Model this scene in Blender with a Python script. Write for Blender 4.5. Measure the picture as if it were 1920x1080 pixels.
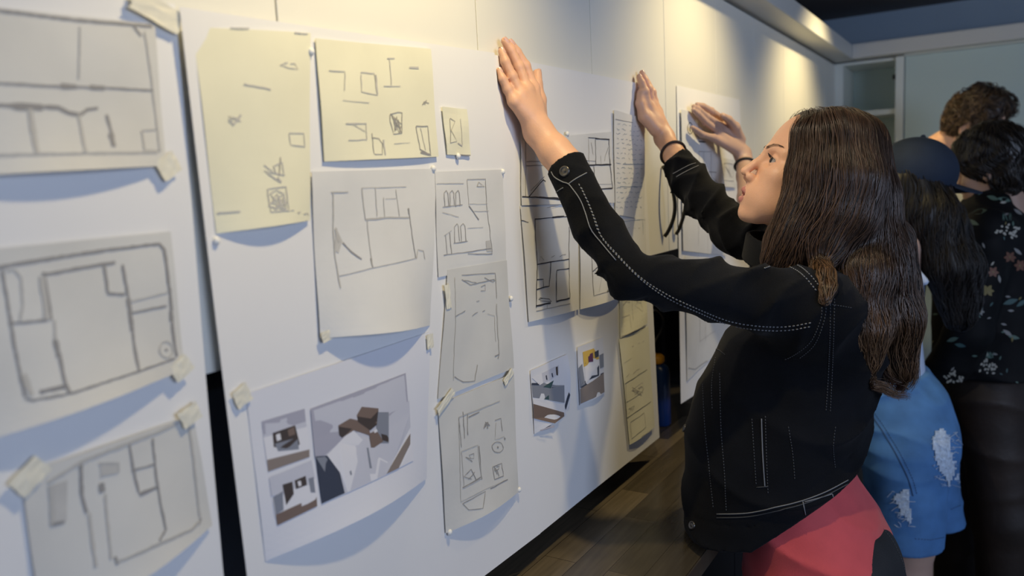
import bpy, math, random
import numpy as np
from mathutils import Vector, Matrix
from mathutils.bvhtree import BVHTree
random.seed(7); rng = np.random.default_rng(7)
scn = bpy.context.scene
for o in list(bpy.data.objects): bpy.data.objects.remove(o)
COL = scn.collection

# ------------------------------------------------------------------ camera
CAM = np.array([0.68, 0.0, 1.56]); FPX = 1465.0
def nrm(v): v = np.asarray(v, float); return v / np.linalg.norm(v)
_ey = nrm([920, 236, 1465])                       # world axes seen in (right, up, forward)
_ex = np.array([2346, -72, -1465.0]); _ex = nrm(_ex - _ex.dot(_ey) * _ey)
_ez = np.cross(_ex, _ey); _ez = _ez if _ez[1] > 0 else -_ez
AX = np.array([_ex, _ey, _ez])                    # rows: world x,y,z in camera coords
RIGHT, UP, FWD = AX[:, 0], AX[:, 1], AX[:, 2]
cam_d = bpy.data.cameras.new('camera'); cam = bpy.data.objects.new('camera', cam_d); COL.objects.link(cam)
cam_d.sensor_width = 36; cam_d.lens = FPX / 1920 * 36; cam_d.clip_start = 0.05
M = Matrix([[RIGHT[i], UP[i], -FWD[i], CAM[i]] for i in range(3)] + [[0, 0, 0, 1]])
cam.matrix_world = M
cam_d.dof.use_dof = True; cam_d.dof.focus_distance = 1.32; cam_d.dof.aperture_fstop = 3.2
scn.camera = cam

def ray(px, py):
    return AX @ np.array([px - 960, 540 - py, FPX])   # world dir, scaled so that 1 unit t = depth/FPX
def PX(px, py, x): d = ray(px, py); return CAM + d * ((x - CAM[0]) / d[0])
def PY(px, py, y): d = ray(px, py); return CAM + d * ((y - CAM[1]) / d[1])
def PZ(px, py, z): d = ray(px, py); return CAM + d * ((z - CAM[2]) / d[2])
def PROJ(p):
    c = AX.T @ (np.asarray(p) - CAM); return 960 + FPX * c[0] / c[2], 540 - FPX * c[1] / c[2]

# ------------------------------------------------------------------ light
scn.view_settings.view_transform = 'Standard'; scn.view_settings.look = 'None'
scn.view_settings.gamma = 1; scn.view_settings.use_curve_mapping = False
scn.view_settings.exposure = 0.0
w = bpy.data.worlds.new('world'); scn.world = w; w.use_nodes = True
w.node_tree.nodes['Background'].inputs[0].default_value = (0.49, 0.63, 1.0, 1)
w.node_tree.nodes['Background'].inputs[1].default_value = 0.27
def spot(loc, target, power, col, angle, blend, size=0.02, name='ceiling_spot'):
    l = bpy.data.lights.new(name, 'SPOT'); l.energy = power; l.color = col
    l.spot_size = math.radians(angle); l.spot_blend = blend; l.shadow_soft_size = size
    o = bpy.data.objects.new(name, l); COL.objects.link(o); o.location = loc
    o.rotation_euler = (Vector(target) - Vector(loc)).to_track_quat('-Z', 'Y').to_euler(); return o
def area(loc, target, power, col, sx, sy, name='window_daylight'):
    l = bpy.data.lights.new(name, 'AREA'); l.shape = 'RECTANGLE'; l.size = sx; l.size_y = sy; l.energy = power; l.color = col
    o = bpy.data.objects.new(name, l); COL.objects.link(o); o.location = loc
    o.rotation_euler = (Vector(target) - Vector(loc)).to_track_quat('-Z', 'Y').to_euler(); return o
WARM = (1.0, 0.79, 0.41)
for ly, pw in ((0.78, 28), (1.97, 26), (3.15, 31)):
    spot((0.46, ly, 2.28), (0.04, ly, 1.45), pw, WARM, 104, 0.9, 0.022)
spot((0.13, 0.92, 2.24), (0.33, 1.42, 1.53), 15, (1.0, 0.84, 0.62), 42, 0.7, 0.03, 'face_fill_spot')  # extra spot added to brighten the woman's face, not a fixture of the room
area((3.0, 0.1, 2.0), (0.2, 1.9, 1.2), 50, (0.62, 0.74, 1.0), 1.6, 1.2)

# ------------------------------------------------------------------ materials
def mat(name, col, rough=0.6, metal=0.0, spec=0.5, var=0.0, vscale=20, bump=0.0, bscale=200, sheen=0.0, coat=0.0, sss=0.0, stretch=None):
    m = bpy.data.materials.new(name); m.use_nodes = True; nt = m.node_tree; b = nt.nodes['Principled BSDF']
    b.inputs['Base Color'].default_value = (*col, 1); b.inputs['Roughness'].default_value = rough
    b.inputs['Metallic'].default_value = metal; b.inputs['Specular IOR Level'].default_value = spec
    if sheen: b.inputs['Sheen Weight'].default_value = sheen
    if coat: b.inputs['Coat Weight'].default_value = coat
    if sss:
        b.inputs['Subsurface Weight'].default_value = sss; b.inputs['Subsurface Radius'].default_value = (0.01, 0.004, 0.002)
        b.inputs['Subsurface Scale'].default_value = 0.6
    tc = nt.nodes.new('ShaderNodeTexCoord'); mp = nt.nodes.new('ShaderNodeMapping'); nt.links.new(tc.outputs['Object'], mp.inputs[0])
    if stretch: mp.inputs['Scale'].default_value = stretch
    if var:
        n = nt.nodes.new('ShaderNodeTexNoise'); n.inputs['Scale'].default_value = vscale; n.inputs['Detail'].default_value = 6
        nt.links.new(mp.outputs[0], n.inputs[0])
        r = nt.nodes.new('ShaderNodeValToRGB'); r.color_ramp.elements[0].position = 0.3; r.color_ramp.elements[1].position = 0.7
        r.color_ramp.elements[0].color = (*[c * (1 - var) for c in col], 1); r.color_ramp.elements[1].color = (*[min(1, c * (1 + var)) for c in col], 1)
        nt.links.new(n.outputs[0], r.inputs[0]); nt.links.new(r.outputs[0], b.inputs['Base Color'])
    if bump:
        n2 = nt.nodes.new('ShaderNodeTexNoise'); n2.inputs['Scale'].default_value = bscale; n2.inputs['Detail'].default_value = 4
        nt.links.new(mp.outputs[0], n2.inputs[0]); bp = nt.nodes.new('ShaderNodeBump'); bp.inputs['Strength'].default_value = bump
        bp.inputs['Distance'].default_value = 0.003
        nt.links.new(n2.outputs[0], bp.inputs['Height']); nt.links.new(bp.outputs[0], b.inputs['Normal'])
    return m
MT = {}
def wood_mat():
    m = bpy.data.materials.new('wood_planks'); m.use_nodes = True; nt = m.node_tree; b = nt.nodes['Principled BSDF']
    tc = nt.nodes.new('ShaderNodeTexCoord'); mp = nt.nodes.new('ShaderNodeMapping'); mp.inputs['Rotation'].default_value = (0, 0, math.pi / 2)
    nt.links.new(tc.outputs['Object'], mp.inputs[0])
    br = nt.nodes.new('ShaderNodeTexBrick'); br.inputs['Scale'].default_value = 1.0; br.inputs['Brick Width'].default_value = 0.34; br.inputs['Row Height'].default_value = 0.062
    br.inputs['Mortar Size'].default_value = 0.0006; br.inputs['Color1'].default_value = (0.075, 0.062, 0.045, 1); br.inputs['Color2'].default_value = (0.19, 0.155, 0.11, 1)
    br.inputs['Mortar'].default_value = (0.03, 0.02, 0.015, 1); br.offset = 0.37
    nt.links.new(mp.outputs[0], br.inputs[0])
    mp2 = nt.nodes.new('ShaderNodeMapping'); mp2.inputs['Scale'].default_value = (60, 4, 4); nt.links.new(tc.outputs['Object'], mp2.inputs[0])
    n = nt.nodes.new('ShaderNodeTexNoise'); n.inputs['Scale'].default_value = 2.0; n.inputs['Detail'].default_value = 6; nt.links.new(mp2.outputs[0], n.inputs[0])
    mx = nt.nodes.new('ShaderNodeMixRGB'); mx.blend_type = 'MULTIPLY'; mx.inputs[0].default_value = 0.6
    nt.links.new(br.outputs[0], mx.inputs[1]); nt.links.new(n.outputs[0], mx.inputs[2]); nt.links.new(mx.outputs[0], b.inputs['Base Color'])
    b.inputs['Roughness'].default_value = 0.27; return m
MT['wood'] = wood_mat()
MT['cab'] = mat('cabinet_white', (0.80, 0.79, 0.72), 0.38, var=0.02, vscale=3)
MT['cornice'] = mat('cornice_grey', (0.70, 0.70, 0.66), 0.45)
MT['darkgap'] = mat('dark_recess', (0.015, 0.016, 0.018), 0.7)
MT['niche'] = mat('niche_wall', (0.03, 0.032, 0.038), 0.6)
MT['ceil'] = mat('ceiling_paint', (0.17, 0.155, 0.15), 0.8, var=0.1, vscale=2)
MT['bluewall'] = mat('blue_grey_wall', (0.36, 0.46, 0.56), 0.8, var=0.05, vscale=2)
MT['cupboard'] = mat('cupboard_grey', (0.58, 0.70, 0.66), 0.5)
MT['frame'] = mat('cupboard_frame', (0.80, 0.84, 0.78), 0.45)
MT['board'] = mat('white_board_paper', (0.80, 0.80, 0.80), 0.75, var=0.012, vscale=6)
MT['tr_yellow'] = mat('yellow_tracing_paper', (0.80, 0.78, 0.60), 0.6, var=0.03, vscale=15)
MT['tr_grey'] = mat('grey_tracing_paper', (0.66, 0.655, 0.62), 0.55, var=0.05, vscale=12, bump=0.25, bscale=18)
MT['tr_white'] = mat('pale_tracing_paper', (0.73, 0.73, 0.71), 0.55, var=0.04, vscale=12, bump=0.25, bscale=18)
MT['photo_paper'] = mat('photo_paper', (0.76, 0.77, 0.82), 0.45)
MT['tape'] = mat('masking_tape', (0.80, 0.77, 0.64), 0.5, var=0.04, vscale=60)
MT['putty'] = mat('white_putty', (0.85, 0.85, 0.82), 0.5)
MT['pencil1'] = mat('light_pencil', (0.50, 0.49, 0.46), 0.7)
MT['pencil2'] = mat('pencil', (0.31, 0.30, 0.29), 0.7)
MT['smudge'] = mat('graphite_smudge', (0.55, 0.54, 0.51), 0.7, var=0.06, vscale=30)
MT['ink'] = mat('black_ink', (0.035, 0.037, 0.05), 0.6)
MT['ink_blue'] = mat('blue_ink', (0.30, 0.36, 0.42), 0.6)
MT['p_lilac'] = mat('print_lilac', (0.42, 0.42, 0.50), 0.45); MT['p_lilac2'] = mat('print_pale_lilac', (0.60, 0.61, 0.68), 0.45)
MT['p_brown'] = mat('print_brown', (0.20, 0.145, 0.12), 0.45); MT['p_dbrown'] = mat('print_dark_brown', (0.07, 0.055, 0.05), 0.45)
MT['p_slate'] = mat('print_slate', (0.05, 0.06, 0.09), 0.45); MT['p_floor'] = mat('print_floor', (0.27, 0.225, 0.20), 0.45)
MT['p_yellow'] = mat('print_yellow', (0.72, 0.48, 0.10), 0.45); MT['p_purple'] = mat('print_purple', (0.12, 0.04, 0.10), 0.45)
MT['p_grey'] = mat('print_grey', (0.25, 0.27, 0.32), 0.45); MT['p_teal'] = mat('print_teal', (0.05, 0.10, 0.11), 0.45); MT['p_white'] = mat('print_white', (0.78, 0.78, 0.82), 0.45)

# ------------------------------------------------------------------ helpers
def mesh_obj(name, verts, faces, m, parent=None, smooth=False, midx=None, cols=None):
    me = bpy.data.meshes.new(name); base = np.zeros(3)
    V = np.asarray(verts, float).reshape(-1, 3)
    if parent is not None: base = np.array(parent.get('_w', parent.location))
    V = V - base
    if isinstance(faces, np.ndarray) and faces.ndim == 2:
        n = faces.shape[1]; me.vertices.add(len(V)); me.vertices.foreach_set('co', V.astype(np.float32).ravel())
        me.loops.add(faces.size); me.loops.foreach_set('vertex_index', faces.astype(np.int32).ravel())
        me.polygons.add(len(faces)); me.polygons.foreach_set('loop_start', np.arange(0, faces.size, n, dtype=np.int32))
        me.update(calc_edges=True); me.validate()
    else:
        me.from_pydata([tuple(v) for v in V], [], [tuple(f) for f in faces]); me.update()
    ms = m if isinstance(m, (list, tuple)) else [m]
    for x in ms: me.materials.append(x)
    if midx is not None: me.polygons.foreach_set('material_index', np.asarray(midx, np.int32))
    if smooth: me.polygons.foreach_set('use_smooth', np.ones(len(me.polygons), bool))
    if cols is not None:
        a = me.color_attributes.new('tone', 'FLOAT_COLOR', 'POINT')
        c = np.ones((len(V), 4), np.float32); c[:, :3] = cols; a.data.foreach_set('color', c.ravel())
    o = bpy.data.objects.new(name, me); COL.objects.link(o)
    if parent is not None: o.parent = parent
    o['_w'] = [float(x) for x in base]
    return o
def tag(o, label, cat, group=None, kind=None):
    if label: o['label'] = label; o['category'] = cat
    if group: o['group'] = group
    if kind: o['kind'] = kind
    return o
def thing(name, label, cat, loc, group=None):
    o = bpy.data.objects.new(name, None); COL.objects.link(o); o.location = [float(v) for v in loc]; o.empty_display_size = 0.05
    o['_w'] = [float(v) for v in loc]; return tag(o, label, cat, group)
def box_vf(lo, hi):
    x0, y0, z0 = lo; x1, y1, z1 = hi
    v = [(x0,y0,z0),(x1,y0,z0),(x1,y1,z0),(x0,y1,z0),(x0,y0,z1),(x1,y0,z1),(x1,y1,z1),(x0,y1,z1)]
    f = [(0,3,2,1),(4,5,6,7),(0,1,5,4),(1,2,6,5),(2,3,7,6),(3,0,4,7)]; return v, f
def box(name, lo, hi, m, parent=None, bev=0.0):
    v, f = box_vf(lo, hi); o = mesh_obj(name, v, f, m, parent)
    if bev:
        b = o.modifiers.new('bevel', 'BEVEL'); b.width = bev; b.segments = 2
    return o
def struct(o): o['kind'] = 'structure'; return o
def tube_vf(pts, r, n=6, caps=True, up=None):
    pts = np.asarray(pts, float); N = len(pts); rr = np.full(N, r) if np.isscalar(r) else np.asarray(r)
    T = np.gradient(pts, axis=0); T /= np.linalg.norm(T, axis=1)[:, None] + 1e-12
    a = np.array([0, 0, 1.0]) if abs(T[0][2]) < 0.9 else np.array([1.0, 0, 0])
    V = []; u = nrm(np.cross(T[0], a))
    for i in range(N):
        u = u - T[i] * u.dot(T[i]); u /= np.linalg.norm(u) + 1e-12; v = np.cross(T[i], u)
        for k in range(n):
            t = 2 * math.pi * k / n; V.append(pts[i] + rr[i] * (math.cos(t) * u + math.sin(t) * v))
    F = [(i*n+k, i*n+(k+1) % n, (i+1)*n+(k+1) % n, (i+1)*n+k) for i in range(N-1) for k in range(n)]
    if caps: F.append(tuple(range(n))[::-1]); F.append(tuple((N-1)*n+k for k in range(n)))
    return V, F
class MB:
    def __init__(s): s.v = []; s.f = []; s.m = []; s.marks = []
    def add(s, vf, mi=0):
        k = len(s.v); s.v += [tuple(map(float, p)) for p in vf[0]]; s.f += [tuple(i + k for i in f) for f in vf[1]]; s.m += [mi] * len(vf[1]); return s
    def obj(s, name, m, parent=None, smooth=False): return mesh_obj(name, s.v, s.f, m, parent, smooth, s.m)
def split_obj(mb, name, m, parent):
    for a, b in zip(mb.marks, mb.marks[1:] + [len(mb.f)]):
        if b <= a: continue
        f = mb.f[a:b]; ids = sorted({i for q in f for i in q}); mp = {k: j for j, k in enumerate(ids)}
        mesh_obj(name, [mb.v[i] for i in ids], [tuple(mp[i] for i in q) for q in f], m, parent, True, mb.m[a:b])
def lathe_vf(c, prof, n=24):
    V = []; F = []
    for r, z in prof:
        for k in range(n): t = 2*math.pi*k/n; V.append((c[0]+r*math.cos(t), c[1]+r*math.sin(t), c[2]+z))
    for i in range(len(prof)-1):
        for k in range(n): F.append((i*n+k, i*n+(k+1) % n, (i+1)*n+(k+1) % n, (i+1)*n+k))
    F.append(tuple(range(n))[::-1]); F.append(tuple((len(prof)-1)*n+k for k in range(n))); return V, F
# ------------------------------------------------------------------ room
ZC = 0.90; ZT = 2.055; CB = 1.385; YB = 4.03
struct(box('floor', (-0.6, -2.5, -0.05), (4.0, 4.6, 0.0), MT['wood']))
struct(box('ceiling', (-0.6, -2.5, 2.325), (4.0, 4.6, 2.38), MT['ceil']))
struct(box('wall_left', (-0.48, -2.5, 0.0), (-0.38, 4.5, 2.325), MT['niche']))
struct(box('wall_back', (-0.48, 4.40, 0.0), (4.0, 4.5, 2.325), MT['bluewall']))
struct(box('trim_1', (-0.38, -2.5, ZT + 0.006), (0.085, YB + 0.02, ZT + 0.07), MT['cornice'], bev=0.004))
struct(box('trim_2', (0.085, YB - 0.085, ZT + 0.006), (4.0, 4.40, ZT + 0.07), MT['cornice'], bev=0.004))
seams = [-0.57, 0.2235, 1.014, 1.80, 2.575, 3.30, YB]
cabs = [(-0.17, 0.624), (0.624, 1.41), (1.41, 2.195), (2.195, 2.99), (2.99, 3.78)]
lab = ['white upper cabinet behind the leftmost drawings', 'white upper cabinet behind the pencil sheets and left hand', 'white upper cabinet with curved dark handles above the dark niche',
       'white upper cabinet behind the farther hand with the black wristband', 'white upper cabinet nearest the back cupboard']
def handle_pts(y, s=1):
    P = []
    for i in range(25):
        t = i / 24; z = 1.425 + 0.165 * t
        P.append((0.004 + 0.027 * math.sin(math.pi * t) ** 0.8, y + s * 0.006 * math.sin(2 * math.pi * t), z))
    return P
for i, (a, b) in enumerate(cabs):
    c = thing('upper_cabinet', lab[i], 'cabinet', (0, (a + b) / 2, CB), 'upper wall cabinets')
    box('cabinet_body', (-0.379, a + 0.001, CB), (-0.020, b - 0.001, ZT), MT['cab'], c)
    mid = (a + b) / 2
    for (u, v, hy) in ((a + .0012, mid - .0012, mid - 0.040), (mid + .0012, b - .0012, mid + 0.040)):
        d = box('door', (-0.0185, u, CB + 0.002), (0.0, v, ZT - 0.004), MT['cab'], c, bev=0.0008)
        if i in (2, 3, 4):
            vf = tube_vf(handle_pts(hy, 1 if hy < mid else -1), 0.0045, 8)
            h = mesh_obj('handle', vf[0], vf[1], mat('dark_metal_handle', (0.05, 0.045, 0.035), 0.35, 0.8), d, True)
c = thing('filler_panel', 'narrow white filler panel in the corner beside the open cupboard', 'panel', (0, 3.9, CB))
box('panel', (-0.379, 3.782, CB), (0.0, YB, ZT - .004), MT['cab'], c, bev=0.0008)
# worktop and base units
tag(box('worktop', (-0.379, -1.2, ZC - 0.035), (0.25, YB - 0.003, ZC), MT['wood'], bev=0.002), 'dark brown wood plank worktop below the hanging boards', 'worktop')
for i, a in enumerate([-0.8, 0.0, 0.8, 1.6, 2.4, 3.2]):
    c = thing('base_cabinet', 'dark base cabinet under the brown worktop', 'cabinet', (0, a + .4, 0), 'base cabinets under the worktop')
    box('cabinet_body', (-0.379, a + .001, 0.08), (0.19, a + .799, ZC - 0.036), MT['niche'], c)
    box('plinth', (-0.379, a + .001, 0.0), (0.14, a + .799, 0.08), MT['darkgap'], c)
    for u in (a + .002, a + .402):
        box('door', (0.19, u, 0.085), (0.208, u + .396, ZC - 0.045), MT['niche'], c, bev=0.001)
# back cupboard, seen past the heads
p0 = PY(1564, 130, YB); p1 = PY(1581, 130, YB); q0 = PY(1680, 130, YB); q1 = PY(1696, 130, YB)
zt1 = PY(1630, 118, YB)[2]; zsh = PY(1640, 211, YB)[2]
xr = 2.6
c = thing('back_cupboard', 'tall pale grey cupboard with open shelf bay on the back wall', 'cupboard', (1.2, YB, 0))
mb = MB()
mb.add(box_vf((0.002, YB + 0.33, 0.0), (xr, YB + 0.36, ZT))); mb.add(box_vf((p0[0], YB, 0.0), (p1[0], YB + 0.33, ZT)))
mb.add(box_vf((p1[0], YB, zt1), (q0[0], YB + 0.33, ZT))); mb.add(box_vf((p1[0], YB, 0), (q0[0], YB + 0.33, 0.1)))
mb.obj('carcass', MT['frame'], c)
box('post', (q0[0], YB - 0.02, 0.0), (q1[0], YB + 0.33, ZT), MT['frame'], c, bev=0.002)
for z in (zsh, zsh - 0.38, zsh - 0.76, zsh - 1.14):
    box('shelf', (p1[0], YB + 0.012, z - 0.012), (q0[0], YB + 0.33, z + 0.012), MT['frame'], c)
box('bay_lining', (p1[0], YB + 0.30, 0.1), (q0[0], YB + 0.329, zt1), MT['cupboard'], c)
zd = PY(1900, 80, YB)[2]
box('top_rail', (q1[0], YB - 0.012, zd + 0.004), (xr, YB + 0.32, ZT), MT['frame'], c)
box('door', (q1[0] + .004, YB - 0.015, 0.06), (q1[0] + 0.72, YB + 0.005, zd - 0.006), MT['cupboard'], c, bev=0.001)
box('door', (q1[0] + .727, YB - 0.015, 0.06), (xr, YB + 0.005, zd - 0.006), MT['cupboard'], c, bev=0.001)
box('hinge', (q0[0] - 0.016, YB + 0.02, PY(1675, 143, YB)[2] - .01), (q0[0], YB + 0.05, PY(1675, 143, YB)[2] + .01), MT['darkgap'], c)
# things in the niche
MT['bottle'] = mat('bottle_blue', (0.008, 0.035, 0.16), 0.3); MT['capy'] = mat('bottle_cap_amber', (0.75, 0.36, 0.03), 0.4)
MT['label'] = mat('bottle_label_cream', (0.75, 0.70, 0.45), 0.5); MT['lab_white'] = mat('label_white_print', (0.6, 0.65, 0.75), 0.5)
bx, by = PX(1232, 800, -0.10)[:2]
by = PX(1229, 700, -0.10)[1]
b = thing('lotion_bottle', 'dark blue bottle with amber cap standing in the niche', 'bottle', (-0.10, by, ZC))
def rounded(cx, cy, z0, prof, n=32):      # oval bottle body
    V = []; F = []
    for (rx, ry, z) in prof:
        for k in range(n): t = 2*math.pi*k/n; V.append((cx + rx*math.copysign(abs(math.cos(t))**.7, math.cos(t)), cy + ry*math.copysign(abs(math.sin(t))**.7, math.sin(t)), z0+z))
    for i in range(len(prof)-1):
        for k in range(n): F.append((i*n+k, i*n+(k+1) % n, (i+1)*n+(k+1) % n, (i+1)*n+k))
    F.append(tuple(range(n))[::-1]); F.append(tuple((len(prof)-1)*n+k for k in range(n))); return V, F
vf = rounded(-0.10, by, ZC + .001, [(.034, .020, 0), (.038, .024, .004), (.038, .024, .145), (.034, .022, .160), (.020, .016, .170)])
mesh_obj('bottle_body', *vf, MT['bottle'], b, True)
vf = rounded(-0.10, by, ZC + .171, [(.022, .018, 0), (.024, .020, .004), (.024, .020, .018), (.018, .015, .024)])
mesh_obj('cap', *vf, MT['capy'], b, True)
fy = by - 0.0245
mb = MB(); mb.add(box_vf((-0.125, fy - .0006, ZC + .120), (-0.095, fy + .001, ZC + .158)), 0)
mb.add(box_vf((-0.119, fy - .0012, ZC + .141), (-0.110, fy, ZC + .150)), 2); mb.add(box_vf((-0.107, fy - .0012, ZC + .144), (-0.101, fy, ZC + .147)), 2); mb.add(box_vf((-0.1055, fy - .0012, ZC + .1425), (-0.1025, fy, ZC + .1485)), 2)
for z, r in ((ZC + .098, .016), (ZC + .045, .011)):
    pts = [(-0.108 + r*math.cos(t), fy - .0008, z + r*math.sin(t)) for t in np.linspace(0, 2*math.pi, 25)]
    mb.add(tube_vf(pts, .0009, 4), 1); mb.add(box_vf((-0.108 - r*.6, fy - .001, z - .0022), (-0.108 + r*.6, fy + .001, z + .0022)), 1)
for z, wd in ((ZC + .074, .018), (ZC + .069, .014), (ZC + .062, .020), (ZC + .026, .016), (ZC + .020, .019), (ZC + .014, .012)):
    mb.add(box_vf((-0.108 - wd, fy - .0008, z - .001), (-0.108 + wd, fy + .001, z + .001)), 1)
mb.obj('label', [MT['label'], MT['lab_white'], MT['bottle']], b)
# marker lying by the board edge
c0 = PZ(1244, 772, ZC + .009); c1 = c0 + np.array([-0.075, -0.065, 0]) * 1.0
d = nrm(c0 - c1)
b = thing('marker_pen', 'white marker with red cap lying by the board edge', 'marker', (c0[0], c0[1], ZC))
mesh_obj('barrel', *tube_vf([c1, c0 - d*.028], .0075, 12), mat('marker_white', (.8, .8, .8), .4), b, True)
mesh_obj('pen_cap', *tube_vf([c0 - d*.028, c0 - d*.003, c0], [.0088, .0085, .006], 12), mat('marker_red', (.65, .02, .03), .35), b, True)
# black appliance and cable in the niche
y0 = PX(1262, 640, -0.2)[1]
b = thing('black_appliance', 'black box-shaped appliance in the shadowy niche', 'appliance', (-0.25, y0 + .2, ZC))
box('housing', (-0.34, y0, ZC), (-0.16, y0 + 0.28, ZC + 0.30), mat('black_plastic', (.01, .01, .011), .35), b, bev=0.012)
box('panel_strip', (-0.24, y0 - .003, ZC + .05), (-0.225, y0 + .001, ZC + .24), mat('dark_grey_strip', (.06, .06, .065), .35), b)
pts = [PX(px, py, xx) for px, py, xx in ((1212, 582, -.05), (1232, 583, -.08), (1243, 600, -.1), (1238, 622, -.1), (1228, 640, -.1), (1220, 665, -.1), (1218, 720, -.1))]
def smooth_pts(p, n=40):
    p = np.asarray(p, float); m = len(p); t = np.linspace(0, m - 1, n); out = []
    for x in t:
        i = min(int(x), m - 2); u = x - i; p0, p1, p2, p3 = p[max(i-1, 0)], p[i], p[i+1], p[min(i+2, m-1)]
        out.append(.5*((2*p1)+(-p0+p2)*u+(2*p0-5*p1+4*p2-p3)*u*u+(-p0+3*p1-3*p2+p3)*u**3))
    return np.array(out)
tag(mesh_obj('power_cable', *tube_vf(smooth_pts(pts), .0028, 6), mat('grey_cable', (.12, .12, .13), .5), None, True), 'thin grey cable hanging in the dark niche above the bottle', 'cable')
# grey box seen in the slot between the two left boards
g0 = PX(384, 735, -0.12); g1 = PX(418, 805, -0.12)
b = box('storage_box', (-0.34, g0[1] - .05, ZC), (-0.12, g0[1] + .30, g0[2] - 0.0), mat('blue_grey_box', (.16, .20, .26), .5), bev=.004)
tag(b, 'blue-grey box standing in the slot between the left boards', 'box')
# ------------------------------------------------------------------ paper
def inv_bil(p, c):       # p (y,z) in quad c = tl,tr,br,bl -> u,v
    u = v = 0.5
    for _ in range(12):
        q = (1-u)*(1-v)*c[0] + u*(1-v)*c[1] + u*v*c[2] + (1-u)*v*c[3]
        du = (1-v)*(c[1]-c[0]) + v*(c[2]-c[3]); dv = (1-u)*(c[3]-c[0]) + u*(c[2]-c[1])
        J = np.array([du, dv]).T; r = p - q
        s = np.linalg.solve(J, r); u += s[0]; v += s[1]
    return u, v
class Sheet:
    def __init__(s, corners, x0, lift, seed=0, wav=0.0012):
        s.x0 = x0; s.c = [PX(px, py, x0)[1:] for px, py in corners]; s.lift = lift; s.seed = seed; s.wav = wav
    def h(s, u, v):
        k = s.seed * 1.7
        w = s.wav * (1 + math.sin(5*u + 3*v + k) * math.sin(4*v - 2*u + k*2))
        return s.x0 + w + (s.lift(u, v) if s.lift else 0)
    def pt(s, u, v, off=0):
        c = s.c; q = (1-u)*(1-v)*c[0] + u*(1-v)*c[1] + u*v*c[2] + (1-u)*v*c[3]
        return (s.h(u, v) + off, q[0], q[1])
    def px(s, x, y, off=0):
        p = PX(x, y, s.x0)[1:]; u, v = inv_bil(p, s.c)
        return s.pt(u, v, off)
def curl(a, p=3): return lambda u, v: a * math.sin(math.pi * min(1, max(0, u))) * max(0, v) ** p
def curl_lr(a, b): return lambda u, v: a * math.sin(math.pi*min(1, max(0, u))) * max(0, v)**3 + b * max(0, u)**6 * math.sin(math.pi*min(1, max(0, v)))
def densify(pl, step=7):
    out = []
    for (a, b) in zip(pl[:-1], pl[1:]):
        n = max(1, int(math.hypot(b[0]-a[0], b[1]-a[1]) / step))
        for i in range(n): t = i / n; out.append((a[0]+(b[0]-a[0])*t, a[1]+(b[1]-a[1])*t))
    out.append(pl[-1]); return out
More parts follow.
